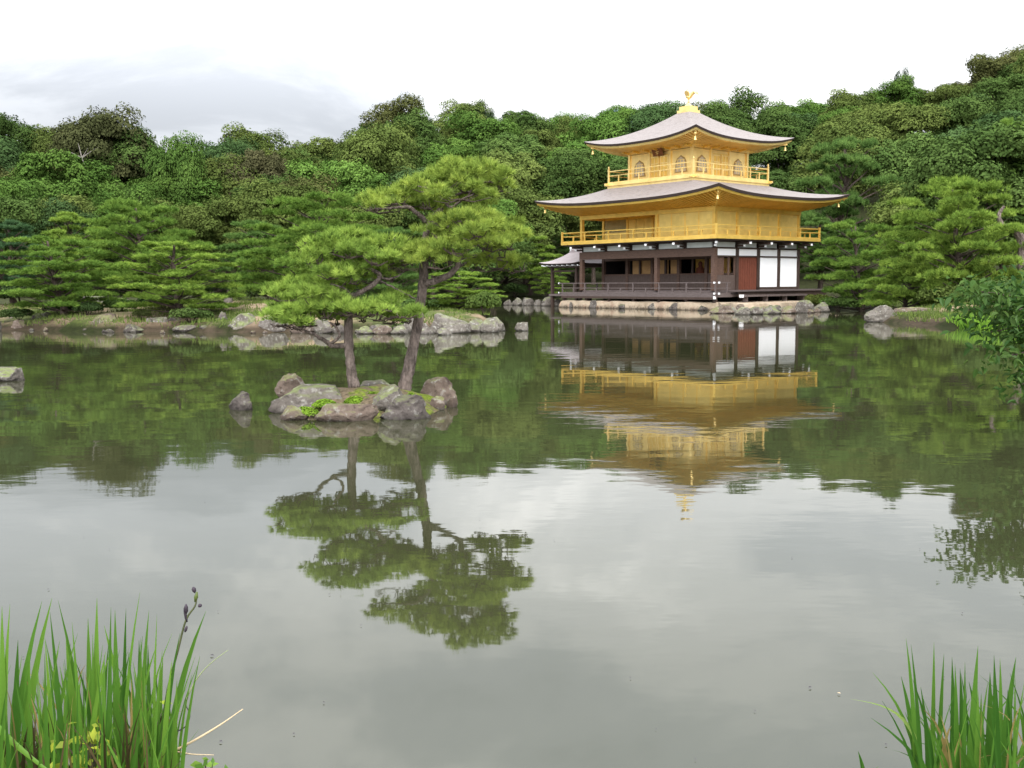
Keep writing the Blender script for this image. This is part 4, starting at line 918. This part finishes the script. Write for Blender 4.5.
# ------------------------------------------------------------------ broadleaf trees of the wood
def broad_proto(seed, H=10.0, Wd=8.0, nl=42, per=900, leaf=.115, lobe=(.17, .30), base=.22, shape=1.0):
    rg = np.random.default_rng(seed); rr = random.Random(seed); root = empty('broadleaf_tree', (0, 0, 0))
    C, Nn, T = [], [], []; tips = []
    cz = H*(base+(1-base)/2); rz = H*(1-base)/2; rx = Wd/2
    for k in range(nl):
        d = unit(rg.normal(size=3)); d[2] = d[2]*.9+.12; rad = rg.uniform(.45, .92) if k > nl//5 else rg.uniform(0, .4)
        R = Wd*rg.uniform(*lobe)*.8
        c = np.array([d[0]*rx*rad, d[1]*rx*rad, cz+d[2]*rz*rad*shape]); tips.append(c)
        n = int(per*(R/(Wd*.19))**2); e = unit(rg.normal(size=(n, 3))); e[:, 2] = np.where(e[:, 2] < -.35, -e[:, 2], e[:, 2])
        bump = 1+.16*np.sin(e@rg.normal(size=3)*5)+.10*np.sin(e@rg.normal(size=3)*9)
        p = c+e*np.array([R, R, R*.78])*bump[:, None]*rg.uniform(.72, 1.03, (n, 1)); C.append(p)
        Nn.append(unit(e*1.0+rg.normal(size=(n, 3))*.32+np.array([0, 0, .3]))); T.append(np.clip(rg.uniform(.2, .8)+rg.normal(size=n)*.07, 0, 1))
    C, Nn, T = map(np.concatenate, (C, Nn, T)); V = leaf_quads(C, Nn, leaf, rg)
    m = MB(); m.tube(bend([(0, 0, -.6), (.1, 0, H*.2), (-.1, .1, H*.45), (.1, 0, H*.75)], 4, .04, rr), np.linspace(.028*H, .006*H, 13), 7, .08)
    for c in tips[::5]: m.tube([(0, 0, max(.2*H, c[2]*.55)), tuple(np.array([0, 0, c[2]*.6])*.4+c*.55), tuple(c)], [.010*H, .007*H, .003*H], 5)
    m.build('trunk', M['trunk_dark'], root)
    mesh_np('crown', V, np.arange(len(V)).reshape(-1, 4), M['leaf'], root, tone=T)
    return root
BP = [broad_proto(51), broad_proto(52, nl=52, lobe=(.14, .26)), broad_proto(53, nl=36, lobe=(.19, .33)), broad_proto(54, nl=60, lobe=(.12, .22), leaf=.11, per=600), broad_proto(55, Wd=6.6, nl=44), broad_proto(56, nl=48, lobe=(.13, .30), base=.12),
      broad_proto(57, Wd=7.2, nl=64, lobe=(.10, .18), leaf=.11, per=380, base=.1, shape=1.0)]
KIND = [((.074, .122, .032), 'rounded dark green broadleaf tree in the wood on the hillside'), ((.104, .140, .036), 'olive green broadleaf tree in the wood on the hillside'), ((.108, .118, .040), 'brownish green broadleaf tree in the wood on the hillside'),
        ((.092, .165, .034), 'fresh green broadleaf tree in the wood on the hillside'), ((.060, .106, .036), 'deep bluish green broadleaf tree in the wood on the hillside')]
rt = random.Random(99); cnt = 0
for row, f in enumerate((-.30, -.12, .06, .26, .46, .66, .84, 1.0)):
    u = -150+row*17
    while u < 1180:
        R = float(np.interp(u, [200, 330, 450, 1024], [112., 125., 150., 150.])); st = float(np.interp(u, [200, 400, 700, 850, 1024], [82, 88, 84, 72, 62]))
        Y = st+(R-st if f > 0 else 36)*f+rt.uniform(-3.0, 3.0)*(0.3 if f == 1 else 1); uu = u+rt.uniform(-10, 10); x = (uu-512)/F*Y
        sc = rt.uniform(.86, 1.16)*(1.0 if f > .1 else .82)*(1 if f < .99 else .97)
        step_ = 7.0*sc*F/Y*rt.uniform(.82, 1.12)
        if f < .1 and 545 < u < 910 and Y < 84: u += step_; continue
        z = hz(x, Y)
        k = rt.choices(range(5), [5, 3.2, .6, 3, 2.6] if u > 300 else [5, 2.5, .7, 2.6, 2.6])[0]; c, lab = KIND[k]; j = rt.uniform(.85, 1.18)*(.80 if u < 320 else 1)
        place(BP, rt.randrange(6), x, Y, z-.4, sc, rt.uniform(0, 6.28), lab, 'tree', tuple(q*j for q in c), lab.split(' broadleaf')[0]+' trees of the hillside wood', sz=sc*rt.uniform(.92, 1.1)*(1.0 if f < .99 else .98))
        cnt += 1; u += step_
print('wood trees', cnt)
# ones that stand out
def single(k, u, vtop, Y, wpx, label, color, cat='tree', rz=0.0):
    p = at(u, vtop, Y); z = hz(p.x, Y); wd = wpx*Y/F; w0 = [8, 8, 8, 8, 6.6, 8, 7.2][k]
    return place(BP, k, p.x, Y, z-.3, wd/w0/1.05, rz, label, cat, color, None, sz=(p.z-z)/10.0)
single(6, 948, 127, 92, 74, 'feathery pale green bamboo like clump on the right slope', (.085, .135, .05), 'bamboo')
single(3, 905, 66, 142, 22, 'thin tree top standing up above the right skyline', (.035, .055, .025), 'tree', 1.0)
single(3, 484, 98, 148, 22, 'small tree top standing up above the middle of the skyline', (.04, .062, .028), 'tree', 2.0)
single(2, 180, 128, 92, 62, 'bright green rounded tree in the left part of the wood', (.075, .135, .03))
single(0, 100, 108, 96, 92, 'large brownish tree with a bare pale branch at the upper left', (.070, .078, .032))
single(5, 255, 138, 95, 70, 'brown tinged rounded tree left of the dip in the skyline', (.078, .078, .036))
# bare pale branch of the large tree
m = MB(); Yq = 92.0
for L in ([(82, 158), (80, 150), (78, 143)], [(82, 158), (72, 153), (66, 151)], [(86, 168), (82, 158), (88, 148)], [(82, 158), (93, 150), (99, 147)]):
    m.tube([at(u, v, Yq) for u, v in L], [.06, .045, .02], 6)
dbr = m.build('dead_branch', noisy('bleached_wood', (.20, .18, .155), (.30, .28, .25), 3, .9, .1)); tag(dbr, 'pale bare dead branch sticking out of the large brownish tree', 'branch')

# ------------------------------------------------------------------ shrubs on the shores
def shrub_proto(seed, nl=16):
    rg = np.random.default_rng(seed); root = empty('shrub', (0, 0, 0)); C, Nn, T = [], [], []
    for k in range(nl):
        a = rg.uniform(0, 6.28); r = math.sqrt(rg.uniform(0, 1))*.7; c = np.array([r*math.cos(a), r*math.sin(a), .28+.3*(1-r)]); R = rg.uniform(.24, .42); n = 260
        e = unit(rg.normal(size=(n, 3))); e[:, 2] = np.where(e[:, 2] < -.5, -e[:, 2], e[:, 2]); C.append(c+e*R*rg.uniform(.8, 1.05, (n, 1))*np.array([1, 1, .8])); Nn.append(unit(e+rg.normal(size=(n, 3))*.6)); T.append(np.clip(rg.uniform(.3, .7)+rg.normal(size=n)*.15, 0, 1))
    C, Nn, T = map(np.concatenate, (C, Nn, T)); V = leaf_quads(C, Nn, .055, rg)
    mesh_np('foliage', V, np.arange(len(V)).reshape(-1, 4), M['leaf'], root, tone=T); m = MB()
    for k in range(5): m.tube([(0, 0, -.1), (rg.uniform(-.3, .3), rg.uniform(-.3, .3), .3), (rg.uniform(-.6, .6), rg.uniform(-.6, .6), .55)], [.03, .02, .008], 5)
    m.build('stem', M['trunk_dark'], root); return root
SP = [shrub_proto(71), shrub_proto(72, 20), shrub_proto(73, 12)]
for i, (u, vb, Y, w, hh, lab, col) in enumerate([
  (190, 331, 36.9, 52, 16, 'low spreading green shrub at the water below the broad shore pine', (.07, .11, .03)), (88, 329, 38.6, 34, 14, 'dark round shrub at the foot of the leaning pine', (.045, .075, .025)),
  (140, 330, 37.6, 24, 10, 'small olive shrub left of the pale grey shore stone', (.08, .10, .035)), (240, 306, 45, 30, 12, 'bright low shrub on the sand behind the pointed stone', (.10, .15, .03)),
  (345, 316, 42, 60, 18, 'dark hedge like shrub behind the upright islet trunk', (.045, .075, .025)), (420, 318, 40, 46, 16, 'green shrub behind the leaning islet trunk', (.065, .11, .03)),
  (400, 333, 35.6, 18, 8, 'tiny shrub at the waterline between the two islet trunks', (.07, .11, .03)), (485, 318, 39.2, 42, 24, 'leafy shrub above the pointed boulder on the point', (.085, .13, .032)),
  (270, 312, 45, 50, 16, 'dull green shrub under the big spreading pine', (.05, .075, .025)), (515, 305, 82.5, 30, 14, 'low shrub on the far shore behind the lone stone', (.06, .10, .03)),
  (818, 300, 60, 34, 16, 'yellow green shrub beside the right end of the side deck', (.10, .125, .03)), (838, 309, 55.6, 50, 16, 'drooping shrub at the water between the terrace and the humped rock', (.07, .12, .03)),
  (945, 312, 43.5, 60, 26, 'light green shrub behind the long brown rock', (.10, .14, .035)), (985, 318, 38, 70, 36, 'green bush on the right shore above the reeds', (.07, .11, .03)), (20, 330, 39.5, 40, 14, 'dark low shrub at the left end of the shore', (.05, .08, .025)),
  (60, 322, 40.5, 46, 13, 'wide flat dark shrub between the two left stones', (.05, .085, .028)), (120, 322, 40, 40, 14, 'low green shrub just behind the big rounded boulder', (.065, .11, .03)), (212, 320, 40, 30, 10, 'flat green shrub left of the narrow standing stone', (.08, .12, .032)), (160, 318, 42, 60, 16, 'dark shrub in the shade under the broad shore pine', (.04, .07, .022)), (300, 322, 39, 40, 12, 'small green shrub left of the upright islet trunk', (.07, .11, .03)), (440, 314, 41, 40, 16, 'rounded green shrub behind the largest rounded boulder', (.07, .12, .03)),
  (300, 304, 50, 70, 22, 'tall dark shrub left behind the upright islet trunk', (.04, .065, .022)), (20, 300, 46, 90, 24, 'dark shrub bank behind the leftmost shore pine', (.035, .058, .02)), (170, 304, 48, 110, 22, 'long dark shrub bank behind the broad shore pine', (.035, .058, .02))]):
    p = at(u, vb, Y); z = max(hz(p.x, Y), 0)
    place(SP, i % 3, p.x, Y, z, w*Y/F/2.1, i*1.3, lab, 'shrub', col, None, sz=hh*Y/F/.85)

# short grass along the left shore and round the pond: one uncountable growth
rg = np.random.default_rng(15); n = 84000
gx_, gy_ = rg.uniform(-24, 1, n), rg.uniform(34.8, 52, n); gx_[60000:] = rg.uniform(14, 23, 24000); gy_[60000:] = rg.uniform(33, 58, 24000); zz_ = height(gx_, gy_); dd = sdist(gx_, gy_)
patch = np.sin(gx_*1.7+np.sin(gy_*1.1)*1.3)+np.sin(gy_*2.3+gx_*.6)+rg.normal(size=n)*.45
ok = (dd > .15) & ((patch > .35) | (gx_ > 10)); gx_, gy_, zz_ = gx_[ok], gy_[ok], zz_[ok]; n = len(gx_)
d_ = rg.normal(size=(n, 2))*.05; hh_ = rg.uniform(.05, .17, n); w_ = .016
V = np.stack([np.stack([gx_-w_, gy_, zz_-.02], 1), np.stack([gx_+w_, gy_, zz_-.02], 1), np.stack([gx_+d_[:, 0], gy_+d_[:, 1], zz_+hh_], 1)], 1).reshape(-1, 3)
gr = mesh_np('grass', V, tri_idx(V), M['needle'], tone=rg.uniform(.1, .9, n)); gr.color = (.10, .14, .035, 1); tag(gr, 'short tufty grass and moss on the shore banks of the pond', 'grass', None, 'stuff')
# bright reeds on the right shore: one uncountable bed
rg = np.random.default_rng(5); n = 2600
bx = rg.uniform(15.3, 17.8, n); by = 33.2+rg.uniform(0, 3.2, n)+np.abs(bx-16)*.3; bz = np.zeros(n)
tipx = rg.normal(size=n)*.14; hgt = rg.uniform(.28, .6, n)
V = np.stack([np.stack([bx-.02, by, bz], 1), np.stack([bx+.02, by, bz], 1), np.stack([bx+tipx, by+rg.normal(size=n)*.1, hgt], 1)], 1).reshape(-1, 3)
rd = mesh_np('reed_bed', V, tri_idx(V), M['iris'], tone=rg.uniform(.2, .9, n)); rd.color = (.13, .26, .03, 1); tag(rd, 'bright green reeds growing out of the water at the right shore', 'reeds', None, 'stuff')

# ------------------------------------------------------------------ dark leafy tree reaching in from the right
rg = np.random.default_rng(81); rr = random.Random(81)
root = empty('leafy_tree', (8.1, 12.2, 0)); tag(root, 'dark glossy leaved tree whose branches hang over the water at the right edge', 'tree')
L0 = Vector((8.1, 12.2, 0)); m = MB(); m.tube(bend([(0, 0, -.4), (-.2, -.1, .7), (-.5, -.2, 1.5), (-.6, 0, 2.4)], 5, .02, rr), np.linspace(.14, .04, 16), 9, .08); tk = m.build('trunk', M['trunk_dark'], root, True)
C, Nn, T = [], [], []
br = MB()
LIMB = [((952, 300), 11.2), ((945, 318), 11.6), ((968, 340), 11.3), ((982, 366), 11.0), ((1000, 392), 10.8), ((992, 300), 11.8), ((1015, 296), 11.4), ((1010, 330), 11.2), ((1012, 360), 11.4), ((972, 304), 12.0), ((1035, 310), 11.2), ((1045, 350), 11.0), ((1050, 385), 11), ((1060, 300), 11.8), ((1080, 330), 11.3), ((1090, 370), 11.4), ((1018, 392), 10.9), ((996, 318), 11.0)]
for (u, v), Y in LIMB:
    u += 23; v -= 8; e = at(u, v, Y)-L0; s0 = Vector((-.45, -.15, 1.0+rr.uniform(-.2, .7)))
    pts = bend([s0, s0.lerp(e, .45)+Vector((0, 0, .12)), e.lerp(s0, .15)+Vector((0, 0, .05)), e], 5, .02, rr); br.tube(pts, np.linspace(.028, .006, len(pts)), 6)
    for q in pts[5:]:
        k = 26; o = rg.normal(size=(k, 3))*np.array([.17, .17, .11])
        C.append(np.array(q)+o); Nn.append(unit(np.array([-.2, -.35, .8])+rg.normal(size=(k, 3))*.5)); T.append(np.clip(rg.uniform(.25, .7)+rg.normal(size=k)*.15, 0, 1))
C, Nn, T = map(np.concatenate, (C, Nn, T)); k = len(C)
# leaf: six-sided blade folded along its midrib, drooping tip
a = unit(np.cross(Nn, rg.normal(size=(k, 3)))); a[:, 2] -= .35; a = unit(a); b_ = unit(np.cross(Nn, a)); s = rg.uniform(.032, .062, (k, 1))
P0, P3 = C, C+a*s*1.9-np.array([0, 0, .02]); mid1, mid2 = C+a*s*.6, C+a*s*1.3; up_ = unit(Nn)*s*.12
L1, L2, R1_, R2_ = mid1+b_*s*.42+up_, mid2+b_*s*.40+up_, mid1-b_*s*.42+up_, mid2-b_*s*.40+up_
V = np.stack([P0, L1, L2, P3, P0, P3, R2_, R1_], 1).reshape(-1, 3)
cr = mesh_np('crown', V, np.arange(len(V)).reshape(-1, 4), M['near_leaf'], root, tone=np.repeat(T, 2)); cr.color = (.046, .098, .018, 1)
br.build('branches', M['trunk_dark'], tk)

# ------------------------------------------------------------------ irises on the near bank
def blades(specs, rg, nseg=7):
    """specs: base, tip, width, droop -> folded sword leaves"""
    V, Fq, T = [], [], []
    for (bx, by, bz), (tx, ty, tz), w, droop, tone in specs:
        B, Tt = np.array([bx, by, bz]), np.array([tx, ty, tz]); ax = Tt-B; sd_v = np.array([math.cos(rg.uniform(-.9, .9)), math.sin(rg.uniform(-.9, .9)), 0]); nrm = unit(np.cross(ax, sd_v)); n0 = len(V)
        for j in range(nseg+1):
            t = j/nseg; p = B+ax*t+np.array([0, 0, 1])*droop*math.sin(math.pi*t)+np.array([ax[0], ax[1], 0])*(t*t-t)*.9
            ww = w*(1-t**2.6)*(.75+.25*min(1, t*4))+.0006
            V += [p-sd_v*ww/2, p+nrm*ww*.12, p+sd_v*ww/2]
        for j in range(nseg):
            q = n0+j*3
            Fq += [(q, q+1, q+4, q+3), (q+1, q+2, q+5, q+4)]; T += [tone, tone]
    return np.array(V), np.array(Fq), np.array(T)
def blade_px(u, v, Y, ub, w=.016, droop=0.0, tone=None, rg=None, dyb=0.0):
    t = at(u, v, Y); b = at(ub, 768, Y+dyb); b.z = .12+rg.uniform(-.05, .05); return (tuple(b), tuple(t), w, droop, rg.uniform(.2, .8) if tone is None else tone)
def iris(label, Y0, named, fill, color, seed, stalk=False):
    rg = np.random.default_rng(seed); S = []
    for q in named: S.append(blade_px(q[0], q[1], Y0+rg.uniform(-.18, .18), q[2], (q[3] if len(q) > 3 else .019)*1.35, q[4] if len(q) > 4 else 0, rg=rg))
    u0, u1, v0, v1, n = fill
    for i in range(n):
        u = rg.uniform(u0, u1); S.append(blade_px(u+rg.normal()*20+(u-(u0+u1)/2)*.3, rg.uniform(v0, v1), Y0+rg.uniform(-.35, .35), u+rg.normal()*9, rg.uniform(.006, .019), rg.uniform(0, .03), rg=rg))
    V, Fq, T = blades(S, rg); c = V[:, :2].mean(0); root = empty('iris_clump', (c[0], c[1], .1)); tag(root, label, 'iris')
    o = mesh_np('leaves', V-np.array([c[0], c[1], .1]), Fq, M['iris'], root, tone=T, smooth=True); o.color = (*color, 1)
    S = []
    for i in range(n//4):
        u = rg.uniform(u0, u1); S.append(blade_px(u+rg.normal()*26, rg.uniform(v0+30, 765), Y0+rg.uniform(-.3, .3), u, rg.uniform(.005, .012), rg.uniform(.02, .10), rg=rg))
    if S:
        V, Fq, T = blades(S, rg); o = mesh_np('withered_leaves', V-np.array([c[0], c[1], .1]), Fq, M['iris'], root, tone=T, smooth=True); o.color = (.22, .17, .06, 1)
    return root
GI = (.080, .185, .024)
iris('iris clump cut by the left edge of the picture with two arching blades', 2.75, [(2, 606, 4), (10, 604, 2), (42, 601, 8, .022), (52, 598, 18), (-6, 612, -8), (18, 640, 14), (30, 660, 24), (-12, 600, -20)], (-40, 34, 645, 740, 48), GI, 91)
iris('large middle iris clump of upright green blades at the lower left', 2.8, [(58, 600, 92, .024), (97, 598, 96), (72, 622, 84), (111, 607, 108), (115, 610, 118), (126, 608, 124), (140, 592, 120, .016), (149, 610, 142), (157, 614, 152), (104, 625, 130, .022), (88, 618, 92), (50, 612, 66), (66, 640, 78), (45, 640, 55)], (38, 150, 632, 740, 105), GI, 92)
ri = iris('iris clump with a dark seed stalk and one tall blade leaning right', 2.8, [(206, 611, 166, .020), (180, 633, 160, .016), (163, 658, 156), (172, 660, 160), (177, 680, 172, .018), (148, 645, 150), (139, 640, 142)], (138, 168, 650, 735, 30), GI, 93)
b0 = Vector(ri.location); Ys = 2.8
m = MB(); m.tube(bend([at(160, 775, Ys)-b0, at(166, 700, Ys)-b0, at(178, 650, Ys)-b0, at(186, 620, Ys)-b0, at(195, 606, Ys)-b0, at(197, 595, Ys)-b0], 4), np.linspace(.0042, .002, 21), 6)
m.tube([at(186, 622, Ys)-b0, at(186, 612, Ys)-b0], [.002, .0015], 5)
stk = m.build('seed_stalk', noisy('olive_stalk', (.05, .06, .025), (.09, .10, .04), 20, .6, .3), ri, True)
for (u, v, u2, v2, r_) in ((186, 614, 186, 604, .006), (187, 622, 184, 608, .004), (193, 587, 195, 593, .006), (201, 607, 199, 604, .006), (185, 632, 187, 626, .004)):
    m = MB(); p, q = at(u, v, Ys)-b0, at(u2, v2, Ys)-b0; m.tube([p, p.lerp(q, .3), p.lerp(q, .7), q], [.002, r_, r_*.9, .0015], 7); m.build('seed_pod', M['pod'], stk, True)
m = MB(); p, q = at(195, 602, Ys)-b0, at(197, 592, Ys)-b0; m.tube([p, p.lerp(q, .5), q], [.002, .006, .002], 7); m.build('seed_pod', noisy('green_pod', (.06, .09, .02), (.10, .13, .03), 20, .6, .3), stk, True)
iris('right iris clump of straight dark green blades at the lower right', 2.85, [(906, 638, 918, .02), (911, 644, 924, .022), (901, 676, 918), (934, 642, 932, .017), (944, 653, 938, .022), (952, 657, 954), (955, 664, 958), (965, 662, 964), (978, 646, 970, .02), (994, 655, 996, .018), (1000, 658, 1000), (1016, 657, 1002, .02), (990, 672, 990), (960, 668, 962), (978, 690, 978), (1015, 675, 1015)], (920, 1060, 672, 750, 120), (.06, .15, .02), 94)
iris('short single iris shoot in the water left of the right clump', 2.9, [(858, 751, 866, .016), (862, 760, 868, .01)], (862, 868, 765, 770, 2), (.06, .15, .02), 95)
rg = np.random.default_rng(96)
def stem_thing(name, label, cat, pts, r0, r1, mat, Y, flat=False):
    P = [at(u, v, Y+dy) for u, v, dy in pts]; m = MB(); b = bend(P, 6); m.tube(b, np.linspace(r0, r1, len(b)), 6); o = m.build(name, mat, None, True); return tag(o, label, cat)
V, Fq, T = blades([(tuple(at(922, 775, 2.75)), tuple(at(850, 699, 2.75)), .014, .05, .9)], rg, 12)
o = mesh_np('iris_leaf', V, Fq, M['iris'], tone=T, smooth=True); o.color = (.10, .17, .04, 1); tag(o, 'single iris leaf arching far out left of the right clump', 'leaf')
V, Fq, T = blades([(tuple(at(-10, 716, 2.5)), tuple(at(75, 790, 2.45)), .028, .02, .7)], rg, 12)
o = mesh_np('iris_leaf', V, Fq, M['iris'], tone=T, smooth=True); o.color = (*GI, 1); tag(o, 'broad iris leaf bending down across the lower left corner', 'leaf')
stem_thing('dry_reed', 'long pale dry reed slanting over the water right of the seed stalk', 'reed', [(172, 752, 0), (195, 740, 0), (220, 725, .05), (243, 709, .08)], .0045, .0015, M['straw'], 2.8)
stem_thing('dry_reed', 'short brown dry reed lying flat below the slanting pale one', 'reed', [(172, 750, 0), (190, 754, 0), (214, 755, .02)], .003, .001, M['straw'], 2.8)
stem_thing('curled_stem', 'thin dark curled stem beside the tall right leaning blade', 'stem', [(176, 732, 0), (186, 726, 0), (190, 715, 0), (186, 705, 0), (188, 697, 0)], .0018, .001, M['pod'], 2.8)
stem_thing('grass_blade', 'thin faded grass blade leaning right above the dry reeds', 'grass', [(186, 700, 0), (196, 680, 0), (210, 664, 0), (228, 650, 0)], .0022, .0008, noisy('faded_grass', (.20, .24, .12), (.28, .32, .16), 9, .7, .2), 2.8)
# small weeds at the foot of the irises
def weed(label, u, v, Y, n, size, color, seed):
    rg = np.random.default_rng(seed); p = at(u, v, Y); root = empty('weed', (p.x, p.y, .15)); tag(root, label, 'weed'); h = p.z-.15
    C = np.stack([rg.normal(size=n)*.045, rg.normal(size=n)*.05, h-.06+rg.uniform(-.05, .06, n)], 1); Nn = unit(np.array([0, -.5, .8])+rg.normal(size=(n, 3))*.5); V = leaf_quads(C, Nn, size, rg, .5)
    o = mesh_np('leaves', V, np.arange(len(V)).reshape(-1, 4), M['iris'], root, tone=rg.uniform(.3, .9, n)); o.color = (*color, 1); m = MB()
    for c in C[::3]: m.tube([(0, 0, -.1), tuple(c*np.array([.5, .5, .6])), tuple(c)], [.004, .003, .001], 5)
    m.build('stem', M['trunk_dark'], root)
weed('yellow green leafy weed among the blades at the lower left', 88, 730, 2.6, 46, .017, (.24, .30, .03), 1)
weed('low green weed at the bottom edge right of the iris clumps', 205, 764, 2.7, 20, .018, (.10, .20, .03), 2)
weed('bright leaf sprig near the top of the yellow green weed', 110, 716, 2.65, 9, .016, (.22, .30, .03), 3)
# dead leaf litter between the iris feet
rg = np.random.default_rng(77); S = []
for i in range(150):
    u = rg.uniform(-40, 165); b = at(u, 768, 2.75+rg.uniform(-.3, .3)); b.z = .1; t = at(u+rg.normal()*25, rg.uniform(700, 775), b.y+rg.normal()*.1); S.append((tuple(b), tuple(t), rg.uniform(.006, .014), rg.uniform(0, .06), rg.uniform(0, .5)))
V, Fq, T = blades(S, rg); o = mesh_np('dead_leaves', V, Fq, M['iris'], tone=T, smooth=True); o.color = (.10, .075, .035, 1); tag(o, 'tangle of brown dead leaves at the foot of the left irises', 'dead leaves', None, 'stuff')
rs = random.Random(5)
for i in range(34):
    p = atw(rs.uniform(20, 1000), rs.uniform(440, 760), .006); V = leaf_quads(np.array([[0, 0, 0.]]), np.array([[0, 0, 1.]]), rs.uniform(.004, .008), np.random.default_rng(i+200)); o = mesh_np('floating_speck', V, [(0, 1, 2, 3)], M['pod']); o.location = p; tag(o, 'tiny speck of fallen leaf drifting on the open water', 'leaf', 'tiny leaf specks drifting on the pond')
# moss cushions on the islet
for u, v, Y, w, lab, sd_i in ((325, 404, 13.0, 26, 'bright green moss cushion in the middle of the islet', 1), (305, 412, 12.75, 30, 'yellow green moss patch on the low front stone of the islet', 2), (355, 401, 13.1, 22, 'moss cushion in front of the upright trunk on the islet', 4), (372, 397, 13.3, 18, 'moss cushion between the two trunks on the islet', 5), (411, 398, 13.4, 14, 'small moss cushion between the leaning trunk and the tan block', 3)):
    rg = np.random.default_rng(sd_i); p = at(u, v, Y); n = 1500; a = rg.uniform(0, 6.28, n); r = np.sqrt(rg.uniform(0, 1, n)); R_ = w*Y/F/2
    C = np.stack([np.cos(a)*r*R_, np.sin(a)*r*R_*.8, (1-r**2)*.07+rg.uniform(-.015, .015, n)-.02], 1); Nn = unit(np.stack([np.cos(a)*r*.6, np.sin(a)*r*.6, np.ones(n)], 1)+rg.normal(size=(n, 3))*.4)
    V = leaf_quads(C, Nn, .016, rg); o = mesh_np('moss_cushion', V, np.arange(len(V)).reshape(-1, 4), M['leaf'], tone=rg.uniform(.3, .7, n)); o.color = (.16, .26, .03, 1); o.location = p; tag(o, lab, 'moss')
# floating specks
for i, (u, v, lab) in enumerate(((218, 611, 'dark speck of leaf floating right of the seed stalk'), (212, 655, 'dark speck of leaf floating right of the tall leaning blade'), (886, 744, 'dark speck of leaf floating left of the right iris blades'), (810, 687, 'dark speck of leaf floating alone in the lower right water'), (361, 625, 'dark speck of leaf floating below the reflected pine'), (205, 501, 'dark speck of leaf floating in the left bright water'), (839, 693, 'pale fallen leaf floating at the lower right'))):
    p = atw(u, v, .006); V = leaf_quads(np.array([[0, 0, 0.]]), np.array([[0, 0, 1.]]), .009, np.random.default_rng(i)); o = mesh_np('floating_leaf', V, [(0, 1, 2, 3)], M['straw'] if i == 6 else M['pod']); o.location = p; tag(o, lab, 'leaf')
